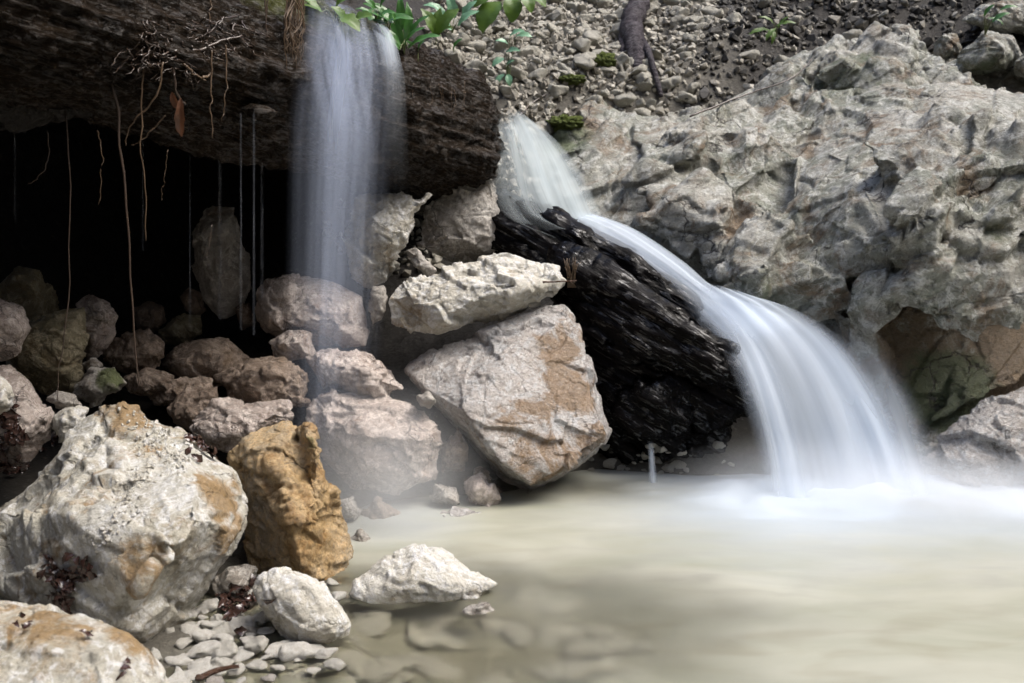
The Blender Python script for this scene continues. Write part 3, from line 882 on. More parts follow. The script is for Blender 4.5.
make_rock('rock_outcrop', CL + fractured(CL, 300, 5), MR['cliff'], 'broad fractured limestone outcrop above the cascade with a dark recess', 'rock outcrop', rough=.42, fq=2.0, warp=.02, fine=.8, nsm=10, seed=77, voxel=0.0085, bedding=(.62, .25, -.75), stretch=2.0, chips=4,
          stain=[(1000, 340, 2.98, .32, .42), (900, 350, 2.98, .22, .4), (740, 235, 3.2, .15, .2), (850, 330, 2.9, .15, .12), (650, 215, 3.3, .1, .15)],  # the largest blobs tint the recess a darker brown
          moss=[(560, 125, 3.8, .18, .4), (700, 120, 3.9, .2, .16), (600, 220, 3.3, .15, .22), (850, 70, 3.9, .25, .22), (990, 120, 3.6, .1, .3), (950, 390, 2.92, .2, .5), (770, 300, 3.0, .15, .2), (990, 245, 2.8, .1, .2)], soft=1)
rock('pale pinkish boulder at the right pool edge', [(943, 440), (960, 420), (985, 402), (1024, 386), (1090, 390), (1090, 500), (1000, 502), (955, 496), (925, 486), (922, 460)], 2.72, .1, .2, 'wash', ty=.06, name='boulder', cat='boulder', seed=22, rough=.8, moss=[(985, 425, 2.7, .08, .3)])
rock('small wet stone at the water line beside the pinkish boulder', [(915, 462), (930, 440), (950, 448), (950, 480), (925, 488)], 2.76, .04, .1, 'grey', seed=23, moss=[(930, 450, 2.75, .05, .4)])
rock('square green stained block above the outcrop', [(958, 58), (984, 34), (1012, 38), (1030, 60), (1000, 74), (966, 72)], 4.05, .12, .25, 'cliff', name='boulder', cat='boulder', seed=24, moss=[(990, 65, 4.0, .12, .3)])
rock('grey boulder in the upper right corner', [(960, 22), (984, 4), (1050, -10), (1060, 36), (1010, 38), (988, 33)], 4.3, .12, .25, 'cliff', name='boulder', cat='boulder', seed=25)
rock('upright narrow block left of the green stained block', [(934, 46), (942, 34), (956, 34), (964, 54), (948, 62), (936, 58)], 4.15, .06, .15, 'cliff', seed=26)
rock('round grey green rock at the right picture edge above the outcrop', [(1012, 60), (1030, 48), (1070, 50), (1070, 85), (1030, 84), (1015, 74)], 3.95, .08, .2, 'cliff', seed=27)

# ------------------------------------------------------------------ fallen log
def build_log():
    A, B = P(-260, -85, 1.6), P(466, 143, 3.28)     # axis ends
    ax = (B - A); ax /= np.linalg.norm(ax)
    A = A - .75 * ax; L = np.linalg.norm(B - A)
    up = np.array([0, 0, 1.0]); side = np.cross(ax, up); side /= np.linalg.norm(side); up = np.cross(side, ax)
    nu, nv = 420, 200
    u = np.linspace(0, 1, nu); th = np.linspace(0, 2 * np.pi, nv, endpoint=False)
    U, T = np.meshgrid(u, th, indexing='ij')
    U, T = U.ravel(), T.ravel()
    Rr = 0.208 - 0.012 * U
    iso = np.stack([U * L / .2, np.cos(T), np.sin(T)], 1)
    q = np.stack([U * L * 2.0, np.cos(T) * 1.2, np.sin(T) * 1.2], 1)
    g = np.stack([U * L * 1.6, np.cos(T) * 7, np.sin(T) * 7], 1)
    r = Rr * (1 + 0.10 * fbm(q, 3, 2) + 0.016 * fbm(g, 4, 5, .6) + 0.07 * facet(np.stack([U * L * 2.2, np.cos(T) * 2.6, np.sin(T) * 2.6], 1), 8, 16))
    r -= 0.007 * smooth(.45, .75, fbm(g * np.array([.6, 2.2, 2.2]), 2, 8, ridged=True))
    r += Rr * (.06 * facet(iso * 1.8, 31, 40) + .035 * facet(iso * 4.5, 32, 40) + .03 * fbm(iso * 6, 5, 33, .6))
    r *= 1 - .28 * smooth(.95, 1, U) ** 1.5
    # long raised ridge of bark along the top
    front = np.cos(T - 1.15)
    r += 0.035 * smooth(.93, .99, front) * smooth(.55, .65, U) * (0.6 + 0.6 * fbm(q * 5, 3, 9))
    # ragged broken end
    endshift = 0.07 * fbm(np.stack([np.cos(T) * 3, np.sin(T) * 3, U * 0], 1), 3, 12)
    S_ = U * L + endshift * smooth(.9, 1, U)
    v = A + S_[:, None] * ax + (r * np.cos(T))[:, None] * side + (r * np.sin(T))[:, None] * up
    # sunken channel where the water runs over
    idx = np.arange(nu * nv).reshape(nu, nv)
    f = np.stack([idx[:-1], np.roll(idx[:-1], -1, 1), np.roll(idx[1:], -1, 1), idx[1:]], 2).reshape(-1, 4).tolist()
    ends = []
    vs = v.tolist()
    for ring, p, s in ((0, A, -1), (nu - 1, B, 1)):
        prev = idx[ring]
        for k, sc in enumerate((.8, .55, .3)):
            nr = []
            for j in range(nv):
                pt = p + (v[idx[ring][j]] - p) * sc - ax * s * (0.03 + 0.05 * math.sin(j * .25 + k) * sc)
                nr.append(len(vs)); vs.append(pt.tolist())
            for j in range(nv):
                f.append([int(prev[j]), int(prev[(j + 1) % nv]), nr[(j + 1) % nv], nr[j]])
            prev = nr
        f.append([int(x) for x in prev])
    V = np.array(vs)
    M = np.eye(3)
    M = np.stack([ax, -side, up], 1)
    me = bpy.data.meshes.new('fallen_log')
    me.from_pydata(((V - A) @ M).tolist(), [], f)
    bm = bmesh.new(); bm.from_mesh(me); bmesh.ops.recalc_face_normals(bm, faces=bm.faces[:]); bm.to_mesh(me); bm.free()
    shade(me)
    loc = (V - A) @ M
    up01 = loc[:, 2] / 0.22
    attr(me, 'moss', smooth(.15, .7, up01) * .72 * (1 - smooth(.72, .9, loc[:, 0] / L)))
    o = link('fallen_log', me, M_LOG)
    o.matrix_world = Matrix([[*M[i], A[i]] for i in range(3)] + [[0, 0, 0, 1]])
    tag(o, 'thick dark wet fallen log lying across the top left', 'log')
    return A, ax, side, up, L
LOG = build_log()
def log_pt(s, ang, lift=0.0):
    """point on the log at s metres from its near end; ang 0 = side facing the viewer, 90 = top"""
    A, ax, side, up, L = LOG
    r = 0.208 - 0.012 * s / L + lift
    a = R(ang)
    return A + ax * s + side * (r * math.cos(a)) + up * (r * math.sin(a))

def log_s(px, ang):
    """how far along the log the photograph's column px lies, on the line at that angle"""
    best = min(np.linspace(0, LOG[4], 400), key=lambda s: abs(proj(log_pt(s, ang))[0] - px))
    return float(best)

# dark clod of soil and rotten wood at the near end of the log
make_rock('soil_clod', [slab([(-120, -80), (60, -90), (125, -30), (130, 40), (105, 110), (60, 130), (-20, 135), (-130, 120)], 2.02, .1, .25, tx=.12, seed=3)], M_SOIL,
          'dark clod of wet soil with pale grit on the near end of the log', 'soil clod', rough=.9, seed=91, detail=1.3)

# earth packed behind the log, with an added roof to keep the hollow dark
segs = []
for s0, s1 in ((0.0, .8), (.75, 1.4), (1.35, 2.0), (1.95, 2.55)):
    pts = []
    for s_ in (s0, s1):
        for a_, l_ in ((100, -.05), (140, -.03), (200, -.04), (235, -.04)):
            pts.append(log_pt(s_, a_, l_))
        e = log_pt(s_, 180, 0)
        bx = float(np.interp(s_, (0, 1.4, 2.0, 2.55), (-2.3, -1.1, -.55, -.12))); by = 4.15 if s_ < 2.3 else 3.85
        bz = float(ground_z(bx, by)[0])
        pts += [np.array([bx, by, bz + .02]), np.array([bx, by, bz - .3])]
    segs.append(pts)
make_rock('earth_bank', segs, M_SOIL, 'dark earth packed behind the log above the hollow', 'earth bank', rough=.5, fq=2, seed=66, voxel=.016)

# ------------------------------------------------------------------ driftwood
def grain_mesh(name, hulls, A, B, mat, voxel, rough=1.0, seed=0, parent=None):
    A, B = np.array(A), np.array(B)
    ax = (B - A); ax /= np.linalg.norm(ax)
    up = np.array([0, 0, 1.0]); sd_ = np.cross(up, ax); sd_ /= np.linalg.norm(sd_); up = np.cross(ax, sd_)
    M = np.stack([ax, sd_, up], 1)
    bm = bmesh.new()
    for h in hulls: hull_bm(bm, [(np.array(p) - A) @ M for p in h])
    me = remeshed(bm, voxel, 3)
    for k, (st, sc, am) in enumerate(((.22, 5, .045), (.12, 13, .022), (.10, 34, .008))):
        v = get_v(me); n = get_n(me)
        q = v * np.array([st, 1, 1]) * sc + seed
        q[:, 1:] += 0.25 * np.stack([vnoise(v * 5, 3 + k), vnoise(v * 5, 6 + k)], 1)
        h = facet(q, seed + k, 12) if k == 0 else fbm(q, 3, seed + k, .6, ridged=True) - .5
        set_v(me, v + n * (am * rough * h)[:, None])
    shade(me)
    o = link(name, me, mat, parent)
    o.matrix_world = Matrix([[*M[i], A[i]] for i in range(3)] + [[0, 0, 0, 1]])
    return o
def strip(pts_top, pts_bot, back):
    f = [P(*p) for p in pts_top + pts_bot]
    b = [P(p[0], p[1], p[2] + back) for p in pts_top + pts_bot]
    return f + b
DW = [
    strip([(495, 200, 3.16), (545, 214, 3.10), (592, 240, 3.03)], [(590, 285, 2.98), (540, 270, 3.04), (500, 258, 3.12)], .12),
    strip([(575, 230, 3.06), (640, 266, 2.98), (700, 306, 2.90)], [(700, 345, 2.86), (640, 318, 2.90), (580, 290, 2.97)], .12),
    strip([(560, 262, 2.98), (610, 272, 2.90), (660, 300, 2.84), (705, 326, 2.79), (738, 346, 2.76)], [(740, 380, 2.76), (715, 386, 2.77), (680, 370, 2.78), (630, 358, 2.82), (575, 335, 2.90)], .2),
    strip([(570, 320, 2.96), (640, 350, 2.88), (715, 375, 2.85)], [(724, 462, 2.90), (690, 474, 2.92), (640, 458, 2.92), (595, 445, 2.95), (580, 400, 2.98)], .2),
    strip([(625, 395, 2.86), (665, 385, 2.83), (690, 400, 2.84)], [(680, 450, 2.86), (650, 452, 2.86), (628, 430, 2.88)], .1),
    strip([(690, 395, 2.83), (722, 385, 2.80), (752, 396, 2.76)], [(748, 404, 2.76), (722, 420, 2.82), (700, 425, 2.85)], .08),
]
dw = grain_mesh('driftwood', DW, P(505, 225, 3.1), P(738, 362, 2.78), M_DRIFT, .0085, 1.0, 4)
tag(dw, 'black glossy wet piece of driftwood between the washed boulder and the cascade', 'driftwood')
sp = grain_mesh('splinter', [strip([(712, 336, 2.80), (745, 336, 2.74), (770, 352, 2.68)], [(766, 360, 2.68), (740, 366, 2.73), (714, 360, 2.79)], .04)], P(700, 340, 2.8), P(770, 356, 2.68), M_SPLINT, .006, .5, 9, dw)
sp.matrix_parent_inverse = dw.matrix_world.inverted()

# ------------------------------------------------------------------ water
def water_mat(name, col, streak_u, streak_v, lo, hi, amax, white=0.5, gloss=0.08):
    t = NT(name)
    uvn = t.n('ShaderNodeUVMap')
    mp = t.n('ShaderNodeMapping')
    t.l(uvn.outputs[0], mp.inputs[0])
    mp.inputs['Scale'].default_value = (streak_u, streak_v, 1)
    s1 = t.noise(mp.outputs[0], 1.0, 5, 0.55, 0.25)
    mp2 = t.n('ShaderNodeMapping')
    t.l(uvn.outputs[0], mp2.inputs[0])
    mp2.inputs['Scale'].default_value = (streak_u * 4.3, streak_v * .8, 1)
    s2 = t.noise(mp2.outputs[0], 1.0, 3, 0.5)
    st = t.math('ADD', t.math('MULTIPLY', s1, .86), t.math('MULTIPLY', s2, .14))
    a = t.ramp(st, [(0.36, lo), (0.64, hi)])
    a = t.math('MULTIPLY', t.math('MULTIPLY', a, t.attr('dens')), amax, clamp=True)
    d = t.n('ShaderNodeBsdfDiffuse'); d.inputs[0].default_value = (*col, 1)
    tr = t.n('ShaderNodeBsdfTranslucent'); tr.inputs[0].default_value = (*col, 1)
    m1 = t.n('ShaderNodeMixShader'); m1.inputs[0].default_value = white
    t.l(d.outputs[0], m1.inputs[1]); t.l(tr.outputs[0], m1.inputs[2])
    tp = t.n('ShaderNodeBsdfTransparent')
    m2 = t.n('ShaderNodeMixShader')
    t.l(a, m2.inputs[0]); t.l(tp.outputs[0], m2.inputs[1]); t.l(m1.outputs[0], m2.inputs[2])
    return t.done(m2.outputs[0])
M_VEIL = water_mat('silky_veil_water', (0.66, 0.75, 0.95), 7, .35, .03, 1.0, .46)
M_FALL = water_mat('silky_cascade_water', (0.80, 0.88, 0.98), 2.6, .22, .55, 1.0, .92)
M_SHEET = water_mat('silky_sheet_water', (0.68, 0.76, 0.79), 5, .3, .25, 1.0, .8)
M_TRICK = water_mat('trickle_water', (0.75, 0.8, 0.9), 2, 7, .0, 1.0, .13)

def sheet(name, left, right, mat, label, cat, bulge, dens, nu=60, nv=120, seed=0, power=.8):
    """a body of falling water with a lens shaped section between its two edges; dens(u, v) is how much water there is"""
    Lp, Rp = spline(left, nv), spline(right, nv)
    u = np.linspace(0, 1, nu)
    mid = (Lp + Rp) / 2
    flow = np.gradient(mid, axis=0)
    across = Rp - Lp
    nrm = np.cross(across, flow)
    nrm /= np.linalg.norm(nrm, axis=1)[:, None] + 1e-9
    tocam = np.array([0, 0, CAMZ]) - mid
    nrm *= np.sign((nrm * tocam).sum(1))[:, None]
    vs, uv, de = [], [], []
    for side, k in ((1, 1.0), (0, .5)):
        for j in range(nv):
            for i in range(nu):
                s = u[i]
                prof = (4 * s * (1 - s)) ** .6
                wob = .35 * mnoise.noise((s * 7 + seed, j / nv * 1.2, side * 5.0))
                off = bulge * prof * ((1 if side else -k) + wob)
                vs.append(Lp[j] + (Rp[j] - Lp[j]) * s + nrm[j] * off)
                uv.append((s + seed * .37 + side * 3.1, j / nv + seed))
                de.append(float(smooth(0, .5, np.array(min(s, 1 - s) * 1.0)) ** power) * dens(s, j / (nv - 1)))
    f = []
    n1 = nu * nv
    for b in (0, n1):
        for j in range(nv - 1):
            for i in range(nu - 1):
                a = b + j * nu + i
                f.append((a, a + 1, a + nu + 1, a + nu))
    me = bpy.data.meshes.new(name)
    c = np.array(vs).mean(0)
    me.from_pydata((np.array(vs) - c).tolist(), [], f)
    lay = me.uv_layers.new(name='UVMap')
    li = np.empty(len(me.loops), int); me.loops.foreach_get('vertex_index', li)
    lay.data.foreach_set('uv', np.array(uv)[li].ravel())
    attr(me, 'dens', de)
    bm = bmesh.new(); bm.from_mesh(me); bmesh.ops.remove_doubles(bm, verts=bm.verts, dist=1e-5); bmesh.ops.recalc_face_normals(bm, faces=bm.faces[:]); bm.to_mesh(me); bm.free()
    shade(me)
    o = link(name, me, mat, loc=c)
    return tag(o, label, cat)

def sm(a, b, x): return float(smooth(a, b, np.array(float(x))))
# left veil: over the crown of the log, down its face, then free
Lf, Rt = [], []
for a, xl, xr in ((118, 310, 360), (85, 304, 374), (60, 300, 380), (38, 297, 384), (18, 293, 388), (2, 290, 390)):
    Lf.append(log_pt(log_s(xl, a), a, .022)); Rt.append(log_pt(log_s(xr, a), a, .022))
out = LOG[2]
l0, r0 = Lf[-1], Rt[-1]
for dz, o_ in ((.12, .03), (.3, .07), (.55, .13), (.8, .18), (1.0, .22)):
    if l0[2] - dz < .05: dz = l0[2] - .05
    Lf.append(l0 + out * o_ + np.array([-.02 - .23 * dz, 0, -dz])); Rt.append(r0 + out * o_ + np.array([-.25 * dz, 0, -dz]))
def veil_d(s, t):
    d = (.3 + .7 * sm(.12, .42, t)) * (1 - .45 * sm(.5, .75, t)) * (1 - sm(.75, 1, t))
    return d * (1 - .35 * sm(.5, .9, s) * sm(.3, .5, t))
sheet('waterfall', Lf, Rt, M_VEIL, 'thin silky veil of water falling over the middle of the log', 'waterfall', .02, veil_d, seed=1, nv=160)
Lf, Rt = [], []
for a, xl, xr in ((60, 312, 354), (38, 304, 356), (18, 296, 358), (2, 290, 360)):
    Lf.append(log_pt(log_s(xl, a), a, .03)); Rt.append(log_pt(log_s(xr, a), a, .03))
l0, r0 = Lf[-1], Rt[-1]
for dz in (.15, .35, .6, .85):
    Lf.append(l0 + out * (.05 + .15 * dz) + np.array([-.24 * dz, 0, -dz])); Rt.append(r0 + out * (.05 + .15 * dz) + np.array([-.24 * dz, 0, -dz]))
sheet('water_strand', Lf, Rt, M_VEIL, 'denser bright strand in the middle of the thin veil under the log', 'water strand', .025, lambda s, t: .6 * sm(0, .4, t) * (1 - sm(.45, .95, t)), seed=5)
Lf, Rt = [], []
for a, xl, xr in ((62, 362, 380), (42, 367, 387), (22, 371, 392), (2, 372, 396)):
    Lf.append(log_pt(log_s(xl, a), a, .03)); Rt.append(log_pt(log_s(xr, a), a, .03))
Lf.append(Lf[-1] + np.array([0, 0, -.34])); Rt.append(Rt[-1] + np.array([.01, 0, -.34]))
sheet('water_strand', Lf, Rt, M_FALL, 'short white tongue of water at the right edge of the veil', 'water strand', .015, lambda s, t: .62 * sm(0, .2, t) * (1 - sm(.3, .95, t)), seed=9)

# sheet pouring from the log end onto the driftwood
sheet('waterfall',
      pj((498, 116, 3.30), (492, 138, 3.20), (489, 165, 3.12), (492, 192, 3.07), (506, 216, 3.03), (545, 232, 3.0)),
      pj((520, 116, 3.46), (552, 138, 3.42), (577, 166, 3.36), (596, 200, 3.28), (610, 232, 3.22), (622, 250, 3.16)),
      M_SHEET, 'curved grey green sheet of water pouring from the log end', 'waterfall', .03, lambda s, t: sm(0, .14, t) * (.62 + .38 * sm(.1, .5, s)) * (1 - .35 * sm(.7, 1, t)) , seed=3, power=.45)
# white run behind the driftwood
sheet('water_run',
      pj((540, 222, 3.12), (590, 243, 3.06), (640, 272, 3.0), (675, 296, 2.94), (700, 328, 2.86), (715, 352, 2.8)),
      pj((585, 215, 3.3), (635, 232, 3.18), (685, 264, 3.05), (722, 294, 2.97), (778, 314, 2.90), (805, 330, 2.86)),
      M_FALL, 'white silky run of water sliding past the driftwood', 'water run', .03, lambda s, t: sm(0, .12, t) * (1 - .6 * sm(.85, 1, t)) * (.7 + .3 * s), seed=7, power=.5)
# the fan into the pool
sheet('waterfall',
      pj((672, 290, 2.98), (700, 318, 2.88), (724, 360, 2.76), (742, 405, 2.70), (756, 450, 2.66), (764, 500, 2.63)),
      pj((748, 304, 2.93), (802, 314, 2.87), (850, 345, 2.82), (886, 392, 2.77), (910, 440, 2.73), (928, 500, 2.68)),
      M_FALL, 'broad white fan of water spreading down into the pool', 'waterfall', .045, lambda s, t: sm(0, .15, t) * (.75 + .25 * sm(.25, .6, s)), seed=11, nv=140, nu=80, power=.8)
sheet('water_strand',
      pj((740, 315, 2.96), (785, 345, 2.83), (815, 395, 2.73), (838, 450, 2.67), (850, 505, 2.63)),
      pj((775, 310, 2.96), (842, 342, 2.84), (886, 395, 2.76), (915, 450, 2.69), (935, 505, 2.64)),
      M_FALL, 'thick soft strand along the right side of the fan', 'water strand', .03, lambda s, t: .7 * sm(0, .4, t), seed=13, power=1.3)
sheet('water_strand',
      pj((680, 295, 2.93), (715, 340, 2.77), (738, 395, 2.67), (752, 450, 2.62), (758, 505, 2.58)),
      pj((725, 305, 2.93), (768, 345, 2.79), (795, 395, 2.69), (812, 450, 2.64), (822, 505, 2.60)),
      M_FALL, 'narrow soft strand along the left side of the fan', 'water strand', .03, lambda s, t: .7 * sm(0, .4, t), seed=15, power=1.3)
sheet('water_strand',
      pj((780, 318, 2.90), (822, 345, 2.80), (850, 395, 2.73), (866, 450, 2.67), (872, 505, 2.60)),
      pj((815, 314, 2.90), (880, 345, 2.83), (918, 395, 2.76), (942, 450, 2.69), (965, 505, 2.60)),
      M_FALL, 'thin misty fringe of spray on the outer right side of the fan', 'water strand', .03, lambda s, t: .42 * sm(.1, .6, t), seed=17, power=1.6)
sheet('water_trickle', pj((647, 440, 2.8), (648, 465, 2.79), (647, 492, 2.78)), pj((654, 440, 2.8), (656, 465, 2.79), (660, 492, 2.78)), M_FALL, 'short white trickle under the driftwood', 'trickle', .01, lambda s, t: .6 * sm(0, .4, t), nu=12, nv=30)

for (px, y0, y1, Y, wd, lab) in [(241, 112, 330, 2.22, 2.2, 'left one of the two bright trickles dripping from the wet nub'), (254, 112, 335, 2.22, 2.6, 'right one of the two bright trickles dripping from the wet nub'),
                                 (190, 150, 330, 2.4, 2, 'faint trickle dripping behind the brown dead leaf'), (220, 155, 320, 2.5, 5, 'wide faint trickle left of the two bright trickles'),
                                 (143, 110, 250, 2.3, 2, 'thin trickle left of the root tuft'), (15, 110, 220, 2.1, 3, 'thin trickle under the soil clod at the left edge'), (262, 150, 300, 2.5, 4, 'soft trickle between bright trickles and veil')]:
    sheet('water_trickle', pj((px - wd / 2, y0, Y), (px - wd / 2, (y0 + y1) / 2, Y), (px - wd / 2 - .5, y1, Y)), pj((px + wd / 2, y0, Y), (px + wd / 2, (y0 + y1) / 2, Y), (px + wd / 2 + .5, y1, Y)),
          M_TRICK, lab, 'trickle', .003, lambda s, t: sm(0, .03, t) * (1 - .6 * sm(.4, 1, t)), nu=9, nv=40, seed=px)

# pool
def build_pool():
    xs = np.arange(-1.0, 3.2, .02); ys = np.arange(.5, 3.25, .02)
    X, Yy = np.meshgrid(xs, ys); x, y = X.ravel(), Yy.ravel()
    p = np.stack([x, y, 0 * x], 1)
    z = 0.006 * fbm(p * np.array([2.0, 5, 1]), 3, 4)
    a, b = P(760, 492, 2.66)[:2], P(1130, 500, 2.66)[:2]
    def seg(px_, py_, a, b):
        d = b - a; t = np.clip(((px_ - a[0]) * d[0] + (py_ - a[1]) * d[1]) / (d @ d), 0, 1)
        return np.hypot((px_ - a[0] - t * d[0]) , (py_ - a[1] - t * d[1]))
    nz = fbm(p * np.array([2.2, 3.5, 1]), 4, 8)
    ds = seg(x, y, a, b)
    foam = np.exp(-(ds / .36) ** 1.3) * (1 + .25 * nz)
    z += .035 * np.exp(-(ds / .14) ** 2) * (1 + .6 * fbm(p * 9, 3, 3))
    c = P(400, 520, 2.45)[:2]
    foam = np.maximum(foam, .35 * np.exp(-(np.hypot(x - c[0], (y - c[1]) * .8) / .2) ** 2))
    clear = (1 - smooth(-.15, .75, x + .2 * nz + .4 * (y - 1.7))) * (1 - smooth(1.95, 2.3, y + .1 * nz))
    clear = np.maximum(clear, .75 * np.exp(-(seg(x, y, P(590, 490, 2.72)[:2], P(730, 490, 2.75)[:2]) / .12) ** 2))
    nx, ny = len(xs), len(ys)
    idx = np.arange(nx * ny).reshape(ny, nx)
    f = np.stack([idx[:-1, :-1], idx[:-1, 1:], idx[1:, 1:], idx[1:, :-1]], 2).reshape(-1, 4)
    me = bpy.data.meshes.new('pool_water')
    me.from_pydata(np.stack([x, y, z], 1).tolist(), [], f.tolist())
    shade(me)
    attr(me, 'foam', np.clip(foam, 0, 1)); attr(me, 'clear', clear)
    t = NT('milky_pool_water')
    v = t.coord(False, (1.0, 2.6, 1))
    n1 = t.noise(v, 2.2, 4, .5, .6)
    n2 = t.noise(v, 6, 3, .5, .4)
    col = t.mix(t.ramp(n1, [(.3, 0.0), (.7, 1.0)]), (.30, .305, .235), (.47, .465, .39))
    col = t.mix(t.ramp(n2, [(.5, 0.0), (.75, .5)]), col, (.25, .225, .15))
    fo = t.attr('foam')
    fm = t.ramp(t.math('ADD', fo, t.math('MULTIPLY', t.math('SUBTRACT', n2, .5), .3)), [(.08, 0.0), (.75, 1.0)])
    col = t.mix(fm, col, (.47, .53, .59))
    d = t.bsdf(col, .38, None, 0, .5)
    rf = t.n('ShaderNodeBsdfRefraction'); rf.inputs['Color'].default_value = (.86, .85, .78, 1)
    rf.inputs['Roughness'].default_value = .34; rf.inputs['IOR'].default_value = 1.16
    gl = t.n('ShaderNodeBsdfGlossy'); gl.inputs['Roughness'].default_value = .3
    fr = t.n('ShaderNodeFresnel'); fr.inputs[0].default_value = 1.2
    m0 = t.n('ShaderNodeMixShader'); t.l(fr.outputs[0], m0.inputs[0]); t.l(rf.outputs[0], m0.inputs[1]); t.l(gl.outputs[0], m0.inputs[2])
    mk = t.math('SUBTRACT', t.math('SUBTRACT', .93, t.math('MULTIPLY', n1, .28)), t.math('MULTIPLY', t.attr('clear'), .79))
    mk = t.math('MAXIMUM', mk, fm)
    mx = t.n('ShaderNodeMixShader'); t.l(mk, mx.inputs[0]); t.l(m0.outputs[0], mx.inputs[1]); t.l(d, mx.inputs[2])
    o = link('pool_water', me, t.done(mx.outputs[0]))
    tag(o, 'milky pale pool of moving water', 'water', kind='structure')
build_pool()

# spray hanging at the foot of the falls
def mist(c, r, dens, label):
    bm = bmesh.new()
    bmesh.ops.create_icosphere(bm, subdivisions=3, radius=1.0)
    me = bm_mesh(bm, 'mist')
    t = NT('spray')
    co = t.n('ShaderNodeTexCoord')
    ln = t.n('ShaderNodeVectorMath', operation='LENGTH')
    t.l(co.outputs['Object'], ln.inputs[0])
    f = t.ramp(ln.outputs['Value'], [(0.0, 1.0), (1.0, 0.0)])
    f = t.math('MULTIPLY', t.math('POWER', f, 1.6), t.ramp(t.noise(co.outputs['Object'], 1.6, 3), [(.3, .4), (.7, 1.2)]))
    vo = t.n('ShaderNodeVolumePrincipled')
    vo.inputs['Color'].default_value = (.93, .95, .98, 1)
    t.l(t.math('MULTIPLY', f, dens), vo.inputs['Density'])
    t.l(vo.outputs[0], t.out.inputs['Volume'])
    o = link('mist', me, t.m, loc=c)
    o.scale = r
    tag(o, label, 'mist', kind='stuff')
mist(P(850, 485, 2.58), (.55, .24, .16), 7, 'white spray at the foot of the fan')
mist(P(985, 500, 2.50), (.55, .28, .13), 9, 'white spray drifting right along the pool edge')
mist(P(385, 490, 2.40), (.30, .20, .34), 5.0, 'bluish spray hanging at the foot of the veil')

# ------------------------------------------------------------------ scree slope
def gravel_mat(name, lo, hi):
    t = NT(name)
    v = t.coord(False)
    n = t.noise(v, 60, 5, .7)
    tone = t.attr('tone')
    col = t.mix(tone, lo, hi)
    col = t.mix(t.ramp(n, [(.35, 0.0), (.7, .6)]), col, tuple(c * .45 for c in hi), 'MULTIPLY') if lo[0] < .05 else t.mix(t.ramp(n, [(.35, 0.0), (.7, .6)]), col, (.16, .135, .10))
    return t.done(t.bsdf(col, .7, t.bump(n, .6, .008)))
M_GRAVEL = gravel_mat('scree_gravel', (.11, .10, .08), (.46, .44, .38))
M_DEBRIS = gravel_mat('earth_debris', (.012, .01, .008), (.38, .35, .29))
def hull_pts(seed, n=13, flat=(1, .8, .6)):
    rr = random.Random(seed)
    bm = bmesh.new()
    for k in range(n):
        d = Vector((rr.gauss(0, 1), rr.gauss(0, 1), rr.gauss(0, 1))).normalized()
        bm.verts.new((d.x * flat[0], d.y * flat[1], d.z * flat[2]))
    bmesh.ops.convex_hull(bm, input=bm.verts[:])
    bmesh.ops.delete(bm, geom=[x for x in bm.verts if not x.link_faces], context='VERTS')
    bm.verts.index_update()
    r = np.array([v.co[:] for v in bm.verts]), np.array([[v.index for v in f.verts] for f in bm.faces])
    bm.free()
    return r
def rot_m(rr):
    q = rr.normal(size=4); q /= np.linalg.norm(q)
    w_, x, y, z = q
    return np.array([[1 - 2 * (y * y + z * z), 2 * (x * y - z * w_), 2 * (x * z + y * w_)], [2 * (x * y + z * w_), 1 - 2 * (x * x + z * z), 2 * (y * z - x * w_)], [2 * (x * z - y * w_), 2 * (y * z + x * w_), 1 - 2 * (x * x + y * y)]])

def scree_density(x, y):
    """1 on the stony fan, low on the dark earth to its right"""
    px, py = [], []
    c, s_ = math.cos(R(PITCH)), math.sin(R(PITCH))
    z = ground_z(x, y)
    f = y * c - (z - CAMZ) * s_
    b = y * s_ + (z - CAMZ) * c
    px = 512 + FPX * x / f; py = 341.5 - FPX * b / f
    d = smooth(420, 490, px + .5 * py) * (1 - .9 * smooth(690, 740, px + .35 * py + 25 * vnoise(np.stack([x * 5, y * 5, 0 * x], 1), 4)))
    return d, px, py
hulls = [hull_pts(300 + i, 12, (1, .8, .55)) for i in range(14)]
N = 26000
x = rng.uniform(-.7, 2.2, N); y = rng.uniform(3.55, 6.0, N)
d, px, py = scree_density(x, y)
keep = (rng.uniform(0, 1, N) < np.maximum(d, .05)) & (py > -60) & (px < 960)
x, y = x[keep], y[keep]
z = ground_full(x, y)
V, F, T, off = [], [], [], 0
for i in range(len(x)):
    hv, hf = hulls[i % 14]
    k = rng.choice((.010, .014, .018, .024)) * rng.uniform(.8, 1.2)
    vv = (hv * k) @ rot_m(rng).T + np.array([x[i], y[i], z[i] + k * .25])
    V.append(vv); F.append(hf + off); off += len(vv)
    T.append(np.full(len(vv), np.clip(rng.normal(.5, .28), 0, 1)))
me = bpy.data.meshes.new('gravel')
me.from_pydata(np.concatenate(V).tolist(), [], np.concatenate(F).tolist())
attr(me, 'tone', np.concatenate(T))
tag(link('gravel', me, M_GRAVEL), 'loose grey gravel of the scree slope behind the log', 'gravel', kind='stuff')

